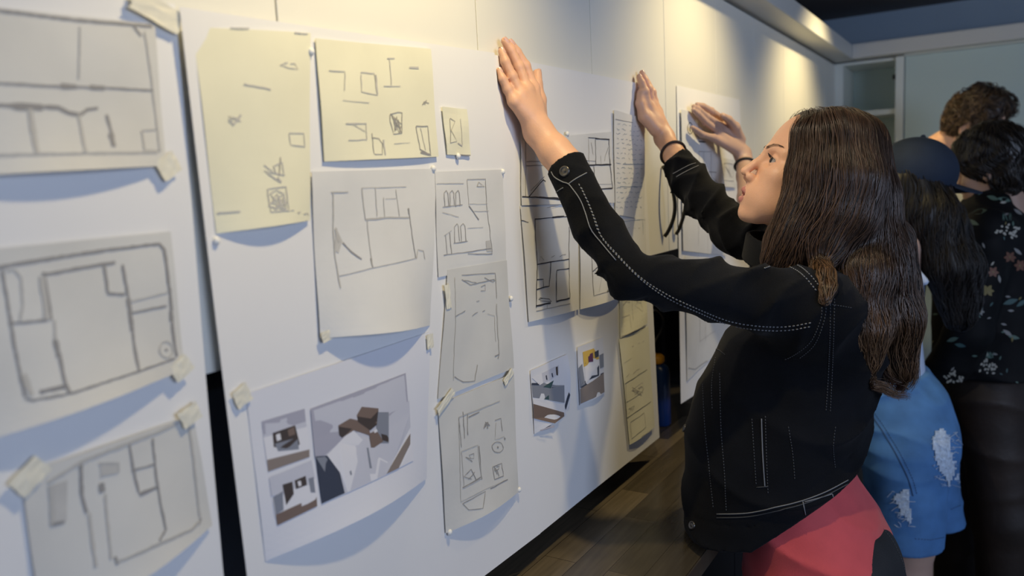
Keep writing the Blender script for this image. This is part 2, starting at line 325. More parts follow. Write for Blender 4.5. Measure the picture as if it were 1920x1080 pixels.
def paper(name, label, cat, corners, x0, m, lift=None, lines=(), fills=(), tapes=(), putty=(), group=None, seed=0, n=22, wav=0.0012, dark=None):
    s = Sheet(corners, x0, lift, seed, wav); mb = MB(); mats = [m]; keys = {}
    def mi(k):
        if k not in keys: keys[k] = len(mats); mats.append(MT[k])
        return keys[k]
    V = [s.pt(i/n, j/n) for j in range(n+1) for i in range(n+1)]; N = len(V)
    V += [(x-0.0003, y, z) for x, y, z in V]
    F = [(j*(n+1)+i, (j+1)*(n+1)+i, (j+1)*(n+1)+i+1, j*(n+1)+i+1) for j in range(n) for i in range(n)]
    F += [tuple(N+k for k in f[::-1]) for f in F]
    rim = [i for i in range(n)] + [j*(n+1)+n for j in range(n)] + [n*(n+1)+n-i for i in range(n)] + [(n-j)*(n+1) for j in range(n)]
    F += [(rim[k], rim[(k+1) % len(rim)], N+rim[(k+1) % len(rim)], N+rim[k]) for k in range(len(rim))]
    mb.add((V, F), 0)
    off = 0.0005
    for fl in fills:                                   # flat printed areas, as polygons on the sheet
        poly = densify(list(fl[1]) + [fl[1][0]], 25)[:-1]
        P = [s.px(*q, off=off) for q in poly]; cc = np.mean(np.array(fl[1], float), axis=0); C = s.px(*cc, off=off)
        mb.add((P + [C], [(k, (k+1) % len(P), len(P)) for k in range(len(P))]) if fl[0][0] != '!' else (P, [tuple(range(len(P)))]), mi(fl[0].lstrip('!'))); off += 0.00004
    for ln in lines:
        key, wd, pl = ln[0], ln[1]*(.75 if 10 < seed < 20 else .9), ln[2]; pl = densify(pl, 8)
        r = random.Random(len(mb.v)); jit = 0.5 if len(ln) < 4 else ln[3]
        pl = [(x + r.uniform(-jit, jit), y + r.uniform(-jit, jit)) for x, y in pl]
        P = np.array([s.px(x, y, off=off + .0002) for x, y in pl]); T = np.gradient(P, axis=0); T[:, 0] = 0
        T /= np.linalg.norm(T, axis=1)[:, None] + 1e-9; Nn = np.stack([0*T[:, 0], -T[:, 2], T[:, 1]], 1)
        ww = np.array([wd/2 * r.uniform(.7, 1.15) for _ in pl])[:, None]
        V = list(P + Nn*ww) + list(P - Nn*ww); k = len(pl)
        mb.add((V, [(i, i+1, k+i+1, k+i) for i in range(k-1)]), mi(key))
    if dark is not None: pass
    t = mb.obj(name, mats); 
    par = thing(name + '_tmp', label, cat, s.pt(.5, .5), group)
    # one mesh thing with parts: the sheet mesh is the thing itself
    c = np.array(s.pt(.5, .5)); t.location = (0, 0, 0)
    if tapes or putty:
        par.name = name; t.name = 'sheet'; t.data.name = 'sheet'
        t.parent = par; t.matrix_parent_inverse = Matrix.Translation(-Vector(par.location))
    else:
        bpy.data.objects.remove(par); t.name = name; tag(t, label, cat, group); par = None
    for (x, y, wd, ht, ang) in tapes:
        ca, sa = math.cos(math.radians(ang)), math.sin(math.radians(ang)); px = PX(x, y, x0)
        V = []; r = random.Random(int(x*7+y)); g = 5
        for j in range(g+1):
            for i in range(g+1):
                a, b = (i/g-.5)*wd*(1+r.uniform(-.06, .06)), (j/g-.5)*ht*(1+r.uniform(-.06, .06))
                V.append((s.x0 + 2*wav + .0012 + r.uniform(0, .0008), px[1] + a*ca - b*sa, px[2] + a*sa + b*ca))
        F = [(j*(g+1)+i, j*(g+1)+i+1, (j+1)*(g+1)+i+1, (j+1)*(g+1)+i) for j in range(g) for i in range(g)]
        N = len(V); V += [(a-.0006, b, c_) for a, b, c_ in V]; F += [tuple(N+k for k in f[::-1]) for f in F]
        mesh_obj('tape', V, F, MT['tape'], par)
    for (x, y) in putty:
        p = s.px(x, y); mesh_obj('putty', *ball_vf(p, (.0035, .0042, .0046), 10, 7), MT['putty'], par, True)
    return s
def ball_vf(c, r, n=16, m=10):
    V = []; F = []
    for j in range(m+1):
        ph = math.pi*j/m
        for i in range(n): t = 2*math.pi*i/n; V.append((c[0]+r[0]*math.sin(ph)*math.cos(t), c[1]+r[1]*math.sin(ph)*math.sin(t), c[2]+r[2]*math.cos(ph)))
    for j in range(m):
        for i in range(n): F.append((j*n+i, (j+1)*n+i, (j+1)*n+(i+1) % n, j*n+(i+1) % n))
    return V, F
def scrib(key, wd, x0, y0, x1, y1, n=6, seed=1):
    r = random.Random(seed); return (key, wd, [(r.uniform(x0, x1), r.uniform(y0, y1)) for _ in range(n)], 1.0)
def text_row(key, wd, x0, y0, x1, y1, h, seed=1, gap=.2):
    r = random.Random(seed); out = []; n = max(3, int(abs(x1-x0) / (h*.9))); k = 0
    while k < n:
        m = r.randint(2, 4); pl = []
        for q in range(m):
            t = min(1, (k + q*.8)/n); pl.append((x0+(x1-x0)*t, y0+(y1-y0)*t + r.uniform(-h/2, h/2)))
        if len(pl) > 1: out.append((key, wd, pl, .3))
        k += m if r.random() > gap else m + 1
    return out
# big boards ------------------------------------------------
BD = 'white_board'
paper(BD, 'large white sheet at the far left holding three grey tracings', 'paper board', [(-420, -60), (325, 8), (418, 1090), (-260, 1700)], 0.006, MT['board'], n=26, wav=.0015, seed=1)
paper(BD, 'large white sheet second from left, holding yellow tracings and a photo print', 'paper board', [(330, 14), (927, 99), (1013, 1000), (494, 1390)], 0.012, MT['board'], lambda u, v: .004*(1-u)**6, n=30, wav=.0012, seed=2)
paper(BD, 'large white sheet under both hands of the woman in black denim', 'paper board', [(925, 103), (1201, 157), (1236, 820), (1008, 1002)], 0.007, MT['board'], lambda u, v: 0.0, n=26, wav=.001, seed=3)
paper(BD, 'tall white sheet in the background under the farther hand', 'paper board', [(1268, 160), (1386, 187), (1412, 668), (1274, 757)], 0.0010, MT['board'], lambda u, v: .003*v, n=20, wav=.0006, seed=4)
L, D, K = 'pencil1', 'pencil2', 'ink'
G1 = 'tracings on the leftmost board'; G2 = 'drawings on the second board'; G3 = 'drawings on the third board'
TP = 'tracing_paper_drawing'
# board 1
paper(TP, 'grey tracing with a wavy pencil line, top of the leftmost board', 'drawing', [(-150, -2), (288, 46), (309, 311), (-140, 335)], .0105, MT['tr_grey'], curl(.012), [
 (D, .0035, [(-140, 5), (0, 20), (140, 38), (282, 50)]), (D, .003, [(248, 50), (262, 68)]), (L, .0025, [(268, 60), (282, 150), (288, 200), (296, 285)]),
 (D, .0026, [(-140, 150), (0, 157), (115, 163), (200, 165), (285, 170)]), (D, .006, [(112, 162), (140, 163)]), (D, .006, [(166, 164), (192, 166)]),
 (D, .0045, [(-140, 200), (0, 198), (60, 201), (105, 202), (125, 212), (145, 216), (160, 206), (180, 203)]), (D, .008, [(20, 200), (75, 202)]),
 (L, .006, [(52, 205), (60, 290)]), (L, .0035, [(144, 215), (150, 285)]), (L, .002, [(148, 50), (145, 150)]), (D, .0035, [(196, 215), (203, 250), (206, 276)]), (D, .007, [(202, 252), (205, 275)]),
 (L, .0035, [(-140, 296), (0, 292), (290, 286)]), (L, .003, [(262, 245), (265, 283), (293, 283)]), (L, .002, [(262, 245), (290, 243)])], tapes=[(290, 22, .05, .022, -20), (312, 312, .022, .02, 30)], group=G1, seed=11)
paper(TP, 'grey tracing of a large floor plan, middle of the leftmost board', 'drawing', [(-150, 480), (318, 434), (345, 692), (-140, 860)], .0105, MT['tr_grey'], curl(.016), [
 (D, .004, [(-150, 520), (0, 500), (80, 487), (190, 470), (296, 457), (306, 468), (312, 520), (318, 560), (322, 620), (328, 668)]), (D, .003, [(325, 672), (250, 695), (175, 717), (118, 735), (50, 748), (36, 745)]),
 (D, .003, [(2, 505), (12, 570), (22, 650), (36, 742)]), (D, .004, [(78, 516), (120, 508), (165, 500), (215, 492)]), (D, .004, [(80, 510), (92, 600)]), (L, .007, [(76, 518), (85, 600)]), (D, .003, [(85, 600), (12, 606)]),
 (D, .0035, [(194, 498), (200, 550), (232, 552)]), (D, .0035, [(228, 495), (240, 570), (245, 630), (251, 697)]), (D, .006, [(238, 560), (244, 620)]), (D, .0028, [(240, 587), (310, 573)]), (L, .0025, [(240, 566), (312, 548)]),
 (L, .0025, [(10, 508), (25, 505), (38, 522), (40, 570), (34, 600)]), (D, .006, [(97, 636), (103, 668)]), (L, .003, [(98, 600), (98, 636)]), (D, .004, [(104, 668), (110, 715), (116, 736)]), (D, .005, [(62, 733), (112, 722)]), (L, .006, [(36, 700), (48, 740)]),
 (D, .006, [(318, 583), (320, 602)])] + [(L, .002, [(308+13*math.cos(a), 655+15*math.sin(a)) for a in np.linspace(0, 6.3, 18)]), (D, .003, [(306, 655), (311, 656)])],
 tapes=[(336, 690, .022, .018, 30)], group=G1, seed=12)
paper(TP, 'grey tracing with a rounded outline, bottom of the leftmost board', 'drawing', [(38, 888), (362, 778), (398, 985), (80, 1190)], .0105, MT['tr_grey'], curl(.014), [
 (L, .004, [(88, 905), (150, 866), (200, 845), (290, 812), (340, 790), (354, 796), (360, 850), (372, 975), (355, 990), (290, 1015), (206, 1052)]), (D, .003, [(240, 830), (248, 880), (256, 922)]), (D, .003, [(285, 822), (292, 915), (302, 990), (288, 1010)]),
 (D, .0025, [(245, 882), (288, 870)]), (D, .005, [(257, 926), (292, 912)]), (D, .004, [(150, 866), (152, 930), (160, 960)]), (D, .008, [(188, 905), (190, 922)]), (L, .003, [(195, 925), (200, 1045)]), (D, .004, [(206, 1040), (210, 1054)]), (D, .004, [(374, 970), (368, 982)]),
 (L, .002, [(182, 868), (220, 868), (220, 885), (186, 892)]), (L, .006, [(95, 910), (98, 985)]), (D, .004, [(96, 984), (120, 978)]), (L, .004, [(165, 960), (172, 1060)])], fills=[('smudge', [(185, 868), (222, 866), (222, 884), (187, 890)]), ('smudge', [(88, 912), (125, 900), (124, 975), (98, 985)])],
 tapes=[(352, 778, .022, .018, 20), (52, 892, .028, .02, 35)], group=G1, seed=13)
# board 2
paper(TP, 'yellow tracing with faint scribbles, top left of the second board', 'drawing', [(360, 50), (581, 62), (580, 413), (404, 438)], .0155, MT['tr_yellow'], curl(.009, 4), [
 scrib(L, .0015, 425, 230, 465, 215, 5, 3), (L, .003, [(426, 224), (436, 234), (450, 216)]), scrib(L, .0012, 520, 115, 560, 135, 6, 4), (L, .002, [(455, 158), (505, 168)]), scrib(L, .0018, 490, 300, 530, 345, 9, 5), (D, .0015, [(522, 295), (518, 330)]),
 scrib(L, .0022, 495, 350, 530, 405, 12, 6), scrib(L, .0018, 500, 350, 535, 395, 10, 16), (L, .0018, [(495, 355), (530, 350), (532, 395), (498, 398), (495, 355)]), (L, .0014, [(540, 250), (568, 250), (570, 275), (542, 272), (540, 250)]), (L, .0025, [(405, 400), (445, 397)]), (L, .002, [(430, 53), (465, 54)]), (L, .002, [(550, 62), (575, 64)])]
 + text_row(L, .0014, 535, 395, 578, 402, 5, 9), tapes=[], putty=[(404, 452)], group=G2, seed=21)
paper(TP, 'yellow tracing with furniture sketches, top centre of the second board', 'drawing', [(590, 72), (806, 92), (820, 294), (607, 303)], .0155, MT['tr_yellow'], curl(.004, 4), [
 (L, .0016, [(615, 133), (645, 135), (643, 170)]), (L, .0016, [(675, 140), (676, 172), (705, 178), (700, 138), (675, 136)]), (L, .0024, [(703, 140), (706, 178)]), (L, .0016, [(728, 110), (730, 130), (732, 160)]), (L, .0014, [(718, 162), (748, 162)]), (L, .003, [(765, 127), (782, 128)]), (L, .002, [(725, 110), (738, 110)]),
 (L, .0018, [(645, 232), (684, 232), (685, 262), (650, 263)]), (L, .0012, [(660, 234), (682, 246)]), (D, .0013, [(695, 250), (697, 290), (712, 290), (714, 270), (708, 260), (696, 258)]), (L, .003, [(716, 262), (718, 290)]), scrib(D, .0014, 730, 212, 752, 250, 14, 2), (D, .0014, [(730, 215), (745, 210), (752, 212), (751, 250), (736, 252), (730, 228), (730, 215)]), (D, .003, [(736, 222), (741, 244)]),
 (D, .0016, [(778, 237), (800, 237), (804, 292), (784, 280), (778, 237)]), (D, .003, [(784, 286), (803, 290)]), (L, .0014, [(786, 240), (794, 282)]), scrib(D, .0014, 789, 188, 803, 200, 6, 3), (L, .001, [(735, 270), (765, 268)]), (L, .001, [(640, 188), (690, 193)])], group=G2, seed=22,putty=[(582, 97)])
paper(TP, 'tiny yellow tracing beside the furniture sketches', 'drawing', [(828, 200), (874, 205), (882, 292), (838, 290)], .0155, MT['tr_yellow'], None, [
 (D, .0012, [(842, 222), (842, 268)]), (D, .0012, [(842, 222), (852, 228), (843, 245), (854, 265), (842, 268)]), (L, .0012, [(862, 222), (866, 272)]), (L, .002, [(856, 268), (866, 274)]), (D, .002, [(858, 290), (880, 291)])], putty=[(858, 293)], group=G2, seed=23, n=8)
paper(TP, 'large pale tracing of shelves, centre of the second board', 'drawing', [(582, 322), (818, 316), (806, 610), (598, 634)], .0150, MT['tr_white'], curl(.022), [
 (L, .0018, [(618, 360), (650, 360)]), (L, .0022, [(622, 362), (624, 440), (626, 480), (632, 540)]), (L, .0018, [(675, 352), (682, 412)]), (L, .0026, [(682, 412), (720, 408), (764, 408)]), (D, .0015, [(764, 392), (768, 430), (773, 484)]), (D, .0028, [(764, 390), (765, 402)]),
 (D, .0022, [(640, 455), (655, 472), (672, 486)]), (L, .005, [(628, 428), (634, 455)]), (L, .0016, [(685, 412), (690, 502)]), (D, .0024, [(688, 484), (690, 502)]), (L, .0014, [(630, 518), (690, 502), (774, 484)]), (L, .0014, [(775, 484), (779, 468), (790, 470), (792, 486)]),
 (L, .0014, [(700, 352), (704, 405)]), (L, .0014, [(716, 370), (718, 406)]), (L, .0014, [(740, 355), (746, 405)]), (L, .001, [(676, 352), (760, 350)]), (L, .001, [(720, 372), (740, 372)])], fills=[('smudge', [(628, 425), (640, 452), (632, 475), (626, 470)])], tapes=[(608, 629, .018, .012, 10)], putty=[(812, 316)], group=G2, seed=24, wav=.002)
paper(TP, 'pale tracing of two bookcase elevations, right of the second board', 'drawing', [(814, 322), (942, 318), (948, 492), (820, 520)], .0145, MT['tr_white'], None, [
 (L, .0012, [(817, 344), (868, 344)]), (D, .0012, [(874, 336), (908, 336), (911, 390), (920, 474)]), (L, .0012, [(874, 336), (878, 384)]), (D, .0014, [(892, 350), (895, 342), (906, 350), (892, 350)]), (D, .0012, [(828, 388), (866, 384)]),
 *[(D, .0013, [(x, 388), (x-1, 362), (x+3, 357), (x+6, 362), (x+8, 386)]) for x in (832, 843, 854)], (L, .001, [(878, 382), (912, 382)]), (D, .0022, [(878, 386), (886, 396), (896, 412)]), (L, .001, [(828, 398), (860, 407)]), (L, .001, [(888, 396), (914, 396)]),
 *[(D, .0013, [(x, 455), (x-1, 425), (x+4, 419), (x+7, 424), (x+9, 452)]) for x in (852, 864)], (D, .0013, [(850, 456), (876, 452)]), (D, .0014, [(830, 478), (846, 476), (876, 472), (918, 466)]), (D, .0016, [(842, 436), (845, 476)]), (D, .001, [(834, 440), (837, 476)]), (L, .001, [(846, 432), (832, 442)]),
 (L, .001, [(876, 428), (904, 426)]), (D, .0014, [(876, 476), (920, 476)])], fills=[('smudge', [(908, 452), (918, 450), (921, 472), (910, 472)])], putty=[(942, 322)], group=G2, seed=25, n=12)
paper(TP, 'grey tracing of a bathroom plan, right of the second board', 'drawing', [(838, 506), (948, 488), (962, 690), (820, 748)], .0155, MT['tr_grey'], None, [
 (D, .0012, [(864, 516), (926, 512), (930, 560)]), (L, .0012, [(850, 520), (852, 600)]), (L, .0014, [(852, 600), (848, 712)]), (D, .0014, [(864, 524), (880, 534), (925, 524)])] + text_row(D, .0013, 868, 528, 926, 524, 10, 5) + text_row(D, .0013, 851, 590, 875, 588, 12, 6) + text_row(D, .0013, 884, 590, 910, 584, 6, 7) + text_row(D, .0012, 892, 566, 912, 562, 9, 8) +
 [(D, .0012, [(900, 538), (908, 534), (908, 545), (900, 545)]), (D, .0016, [(850, 706), (866, 716), (888, 714), (894, 684)]), (L, .003, [(930, 570), (934, 665)]), (D, .0025, [(926, 668), (934, 664), (932, 672)]), (L, .001, [(914, 588), (926, 592), (928, 640)])], tapes=[(836, 556, .012, .035, 5)], putty=[(957, 560)], group=G2, seed=26)
paper(TP, 'grey tracing of furnished rooms, lower right of the second board', 'drawing', [(821, 758), (962, 700), (971, 922), (836, 1000)], .0165, MT['tr_grey'], curl(.010), [
 (D, .0016, [(866, 772), (868, 822)]), (D, .0016, [(874, 775), (874, 815)]), (D, .0014, [(858, 782), (862, 838)]), (L, .002, [(858, 782), (935, 752)]), (D, .002, [(876, 782), (896, 772)]), scrib(D, .0018, 904, 790, 917, 806, 14, 3), (D, .0014, [(926, 788), (938, 784), (940, 808)]), (L, .001, [(928, 792), (926, 824), (944, 818)]),
 (L, .0014, [(862, 846), (892, 834), (898, 896), (866, 914), (862, 846)]), (D, .0022, [(895, 836), (898, 898)]), scrib(D, .0012, 868, 848, 886, 866, 8, 5), scrib(D, .0014, 866, 870, 894, 905, 7, 6), (D, .002, [(864, 914), (896, 894)]), (D, .0014, [(920, 875), (938, 868), (940, 892), (922, 898), (920, 875)]), scrib(D, .0014, 922, 872, 938, 892, 9, 7), (D, .002, [(913, 915), (948, 898)]), (D, .003, [(944, 820), (946, 824)]),
 (D, .0013, [(863, 943), (872, 955), (896, 951), (903, 920), (863, 943)]), (D, .0013, [(931+11*math.cos(a), 838+10*math.sin(a)) for a in np.linspace(0, 6.3, 16)]), (D, .0025, [(930, 838), (933, 839)]), (L, .0012, [(858, 790), (860, 940), (905, 915), (948, 898)])], tapes=[(832, 752, .045, .012, 28), (950, 706, .03, .012, 28)], putty=[(972, 918), (842, 998)], group=G2, seed=27)
S = [('p_lilac2', [(490, 790), (570, 766), (578, 847), (499, 872)]), ('p_lilac', [(490, 790), (570, 766), (572, 790), (493, 815)]), ('p_white', [(493, 820), (574, 800), (578, 845), (499, 862)]), ('p_floor', [(499, 862), (577, 842), (577, 856), (501, 884)]), ('!p_dbrown', [(510, 812), (552, 797), (560, 832), (552, 842), (512, 838)]), ('p_grey', [(514, 832), (556, 820), (558, 842), (520, 846)]), ('p_white', [(516, 815), (524, 812), (526, 824), (518, 827)]), ('p_brown', [(538, 806), (550, 800), (552, 814), (540, 818)]),
 ('p_lilac2', [(502, 895), (580, 862), (586, 905), (506, 930)]), ('p_lilac2', [(505, 893), (580, 864), (583, 890), (510, 915)]), ('p_white', [(508, 935), (586, 895), (588, 935), (512, 968)]), ('p_brown', [(513, 964), (586, 928), (586, 947), (516, 984)]), ('!p_dbrown', [(526, 908), (544, 902), (546, 925), (532, 946)]), ('p_dbrown', [(548, 900), (568, 891), (570, 908), (550, 916)]), ('p_white', [(553, 902), (559, 900), (560, 909), (555, 911)]), ('p_grey', [(509, 932), (526, 920), (527, 955), (513, 964)]), ('p_grey', [(573, 896), (582, 893), (584, 922), (576, 922)]),
 ('p_lilac2', [(580, 766), (758, 699), (770, 862), (596, 941)]), ('p_lilac', [(580, 766), (758, 699), (762, 760), (586, 850)]), ('!p_lilac', [(582, 790), (700, 770), (640, 820), (605, 852), (586, 858)]), ('!p_white', [(606, 854), (655, 803), (684, 835), (705, 845), (765, 800), (770, 862), (640, 920), (632, 890)]), ('!p_lilac2', [(684, 835), (730, 775), (764, 750), (766, 800), (715, 886), (690, 880)]),
 ('!p_slate', [(587, 855), (608, 853), (629, 884), (635, 922), (594, 942)]), ('p_grey', [(588, 857), (604, 855), (628, 884), (606, 890)]), ('!p_brown', [(630, 797), (652, 784), (686, 792), (688, 816), (658, 806), (636, 820)]), ('!p_dbrown', [(630, 799), (655, 803), (636, 820), (631, 815)]), ('!p_brown', [(664, 778), (674, 762), (705, 765), (704, 790), (690, 800), (666, 788)]), ('!p_dbrown', [(665, 780), (690, 784), (704, 770), (708, 790), (688, 806), (666, 790)]), ('!p_grey', [(704, 772), (724, 772), (722, 830), (700, 830), (700, 800)]), ('!p_brown', [(686, 812), (700, 806), (712, 826), (694, 838), (688, 838)]), ('p_dbrown', [(708, 812), (722, 816), (722, 828), (710, 824)]), ('p_white', [(694, 806), (700, 803), (702, 808), (696, 811)]),
 ('!p_floor', [(714, 886), (765, 812), (764, 832), (738, 876)]), ('p_grey', [(680, 838), (683, 838), (687, 876), (683, 876)]), ('p_grey', [(646, 882), (649, 880), (650, 888), (647, 889)])]
paper('photo_print', 'white print with three renderings of brown block models', 'print', [(461, 738), (806, 622), (799, 897), (497, 1052)], .0165, MT['photo_paper'], curl(.016), fills=S, tapes=[(450, 742, .02, .02, 20), (803, 640, .014, .02, 0)], group=None, seed=28, wav=.001)
# board 3
paper(TP, 'pale tracing of a house section in black ink, behind the raised forearm', 'drawing', [(976, 262), (1146, 247), (1152, 380), (978, 385)], .0120, MT['tr_white'], None, [
 (K, .003, [(1115, 260), (1142, 262)]), (K, .0016, [(1101, 258), (1115, 259)]), (K, .0026, [(1141, 262), (1143, 310), (1147, 354)]), (K, .0018, [(1115, 262), (1117, 310)]), (D, .0012, [(1102, 260), (1104, 308)]), (D, .0014, [(1107, 267), (1111, 290)]), (D, .0014, [(1080, 300), (1116, 302)]), (K, .0034, [(1085, 310), (1145, 309)]), (K, .0018, [(1102, 312), (1102, 345)]), (K, .0020, [(1113, 312), (1114, 345)]),
 (K, .003, [(1120, 355), (1147, 353)]), (D, .001, [(1118, 346), (1147, 345)]), (D, .0016, [(1140, 276), (1134, 292), (1133, 302)]), (D, .0012, [(1126, 292), (1127, 307)]),
 (D, .0014, [(984, 262), (985, 370)]), (D, .0014, [(985, 303), (1020, 302)]), (D, .0016, [(985, 311), (1030, 309)]), (K, .002, [(990, 370), (1018, 337), (1022, 340)]), (K, .002, [(978, 369), (1045, 371)]), (K, .004, [(1010, 370), (1048, 374)]), (D, .0012, [(994, 358), (1020, 331)]), (D, .001, [(1024, 389), (1045, 385)])], putty=[(1062, 251)], group=G3, seed=31)
paper(TP, 'pale tracing of a narrow house plan in black ink, below the sleeve cuff', 'drawing', [(976, 386), (1082, 390), (1084, 580), (991, 604)], .0110, MT['tr_white'], curl(.002), [
 (K, .0018, [(1002, 411), (1064, 406)]), (K, .0035, [(1033, 408), (1055, 406)]), (K, .0022, [(1002, 410), (1003, 450), (1006, 500), (1004, 577)]), (K, .0018, [(1065, 425), (1066, 560)]), (K, .0022, [(1005, 496), (1030, 491), (1065, 486)]), (K, .002, [(1031, 491), (1029, 536), (1005, 543)]), (K, .0018, [(1006, 524), (1017, 523), (1018, 540)]), (K, .002, [(1041, 565), (1042, 507), (1066, 503)]),
 (K, .003, [(1041, 565), (1065, 559)]), (K, .004, [(1004, 574), (1030, 568)]), (D, .0014, [(1004, 583), (1066, 569)]), (D, .0012, [(1024, 572), (1024, 578)]), (D, .0012, [(1010, 490), (1012, 480), (1018, 488)]), *text_row(D, .0013, 1032, 482, 1062, 480, 7, 3), scrib('ink', .0012, 1006, 558, 1034, 568, 8, 4)] + text_row(K, .0012, 976, 415, 994, 414, 7, 5), group=G3, seed=32)
paper(TP, 'pale tracing of a second narrow plan, curling under the black sleeve', 'drawing', [(1086, 395), (1160, 400), (1162, 556), (1087, 580)], .0110, MT['tr_white'], curl(.010), [
 (K, .002, [(1106, 420), (1107, 485), (1108, 554)]), (K, .0018, [(1108, 509), (1118, 501)]), (D, .0014, [(1108, 554), (1156, 541)]), (K, .0035, [(1132, 547), (1153, 540)]), (K, .002, [(1132, 546), (1143, 533)]), (L, .0012, [(1112, 505), (1124, 520), (1118, 548)]), (K, .0018, [(1155, 420), (1155, 540)])], group=G3, seed=33)
paper('text_sheet', 'thin blue-lined writing sheet beside the farther black sleeve', 'sheet', [(1150, 206), (1207, 222), (1208, 412), (1153, 402)], .0110, MT['tr_white'], None,
 [q for k in range(18) for q in text_row('ink_blue', .0011, 1156 - (k % 3), 232 + k*9.2, 1203, 238 + k*8.8, 3.5, 40+k, .1)] + [(D, .0014, [(1152, 224), (1186, 230)]), ('ink_blue', .0014, [(1166, 308), (1205, 308)]), ('ink_blue', .0014, [(1160, 350), (1204, 350)])], group=G3, seed=34, n=10)
paper('text_sheet', 'small white note sheet with a blue frame, under the writing sheet', 'sheet', [(1154, 412), (1210, 408), (1212, 540), (1158, 552)], .0110, MT['tr_white'], None, [('ink_blue', .0014, [(1160, 416), (1204, 411), (1206, 440)]), *text_row(L, .001, 1165, 430, 1200, 427, 4, 3)], group=G3, seed=35, n=10)
paper(TP, 'yellowish tracing of faint room sketches, right edge of the third board', 'drawing', [(1160, 548), (1211, 538), (1213, 606), (1162, 634)], .0115, MT['tr_yellow'], curl(.003), [
 (D, .0014, [(1163, 631), (1211, 609)]), (L, .0012, [(1184, 560), (1186, 600)]), scrib(D, .001, 1166, 560, 1180, 575, 7, 3), scrib(L, .001, 1188, 560, 1205, 590, 7, 4), (L, .0012, [(1165, 595), (1180, 590), (1181, 615)])], group=G3, seed=36, n=10)
paper(TP, 'yellowish tracing with two boxed sketches, low right of the third board', 'drawing', [(1160, 636), (1214, 612), (1226, 800), (1180, 834)], .0115, MT['tr_yellow'], curl_lr(.004, 0), [
 (K, .0014, [(1170, 719), (1212, 693)]), (K, .0014, [(1174, 784), (1218, 753)]), (D, .0012, [(1171, 720), (1174, 784)]), (D, .0012, [(1172, 754), (1200, 738), (1206, 728)]), *text_row(D, .001, 1172, 706, 1208, 690, 7, 3), (L, .0011, [(1182, 732), (1204, 716), (1205, 738)]), scrib(D, .0012, 1184, 722, 1206, 742, 12, 5), (D, .0013, [(1180, 792), (1205, 774), (1208, 800), (1182, 822), (1180, 792)]), (D, .0011, [(1198, 818), (1220, 806)]), (L, .001, [(1168, 680), (1182, 672)]), *text_row(L, .001, 1184, 650, 1206, 640, 4, 8), scrib(D, .001, 1176, 758, 1190, 778, 8, 9)], group=G3, seed=37, n=14)
paper('photo_print', 'small print of a white model with a dark brown floor', 'print', [(994, 695), (1062, 664), (1066, 768), (1002, 814)], .0105, MT['photo_paper'], curl_lr(.004, .006), fills=[
 ('p_grey', [(996, 720), (1010, 716), (1040, 722), (1055, 722), (1056, 755), (998, 745)]), ('p_lilac2', [(1014, 700), (1046, 684), (1046, 700), (1030, 712), (1016, 718)]), ('p_white', [(996, 708), (1014, 700), (1016, 718), (1010, 722)]), ('p_slate', [(996, 718), (1009, 718), (1009, 722), (996, 722)]), ('!p_teal', [(1016, 725), (1036, 713), (1030, 728)]), ('!p_teal', [(1017, 748), (1036, 732), (1036, 750)]), ('p_slate', [(1032, 726), (1054, 724), (1054, 729), (1032, 731)]), ('p_dbrown', [(1040, 688), (1044, 687), (1044, 704), (1041, 703)]), ('p_slate', [(1021, 704), (1023, 703), (1024, 712), (1022, 712)]), ('p_slate', [(1032, 700), (1034, 699), (1035, 707), (1033, 707)]),
 ('p_white', [(998, 748), (1020, 750), (1056, 760), (1054, 774), (998, 757)]), ('!p_brown', [(998, 757), (1054, 773), (1054, 780), (1034, 793), (999, 784)]), ('p_slate', [(1062, 735), (1064, 740), (1058, 768), (1056, 762)]), ('p_lilac', [(1010, 806), (1032, 796), (1033, 800), (1012, 808)])], group=G3, seed=38, n=14)
paper('photo_print', 'small print of a model with a yellow room, beside the white model print', 'print', [(1082, 651), (1130, 632), (1133, 736), (1087, 760)], .0105, MT['photo_paper'], curl_lr(.003, .0), fills=[
 ('p_yellow', [(1092, 660), (1112, 653), (1122, 672), (1094, 688)]), ('p_purple', [(1101, 665), (1110, 661), (1110, 678), (1102, 679)]), ('p_purple', [(1093, 668), (1096, 667), (1097, 682), (1094, 682)]), ('p_slate', [(1113, 660), (1121, 656), (1121, 668), (1114, 671)]), ('p_grey', [(1122, 666), (1130, 662), (1131, 688), (1123, 691)]), ('p_white', [(1095, 688), (1122, 676), (1122, 705), (1096, 718)]), ('!p_slate', [(1102, 712), (1121, 684), (1121, 704)]), ('p_grey', [(1084, 690), (1091, 682), (1095, 720), (1086, 726)]), ('!p_slate', [(1091, 716), (1131, 698), (1131, 701), (1093, 726), (1086, 727)]),
 ('p_floor', [(1086, 729), (1131, 699), (1132, 735), (1087, 757)])], group=G3, seed=39, n=12)
# board 4
paper(TP, 'pale tracing with door plans, on the background board behind the farther hand', 'drawing', [(1276, 205), (1350, 222), (1362, 480), (1280, 470)], .0065, MT['tr_white'], None, [
 (K, .0022, [(1292+5*math.cos(a), 241+11*math.sin(a)) for a in np.linspace(0, 6.3, 14)]), (K, .003, [(1291, 236), (1292, 247)]), (K, .0022, [(1309, 228), (1309, 265), (1322, 266)]), (K, .0025, [(1309, 266), (1320, 267)]), (D, .002, [(1309, 284), (1333, 284)]), (D, .0018, [(1310, 284), (1310, 330)]), (D, .0018, [(1319, 284), (1319, 330)]), (D, .0018, [(1333, 284), (1333, 340)]), (D, .003, [(1328, 322), (1343, 323)]), scrib(D, .0016, 1334, 330, 1345, 345, 6, 2),
 (L, .0015, [(1308, 300), (1308, 460)]), (D, .0018, [(1309, 488), (1326, 484)]), (L, .0015, [(1326, 430), (1326, 500)])], group='tracings on the background board', seed=41)
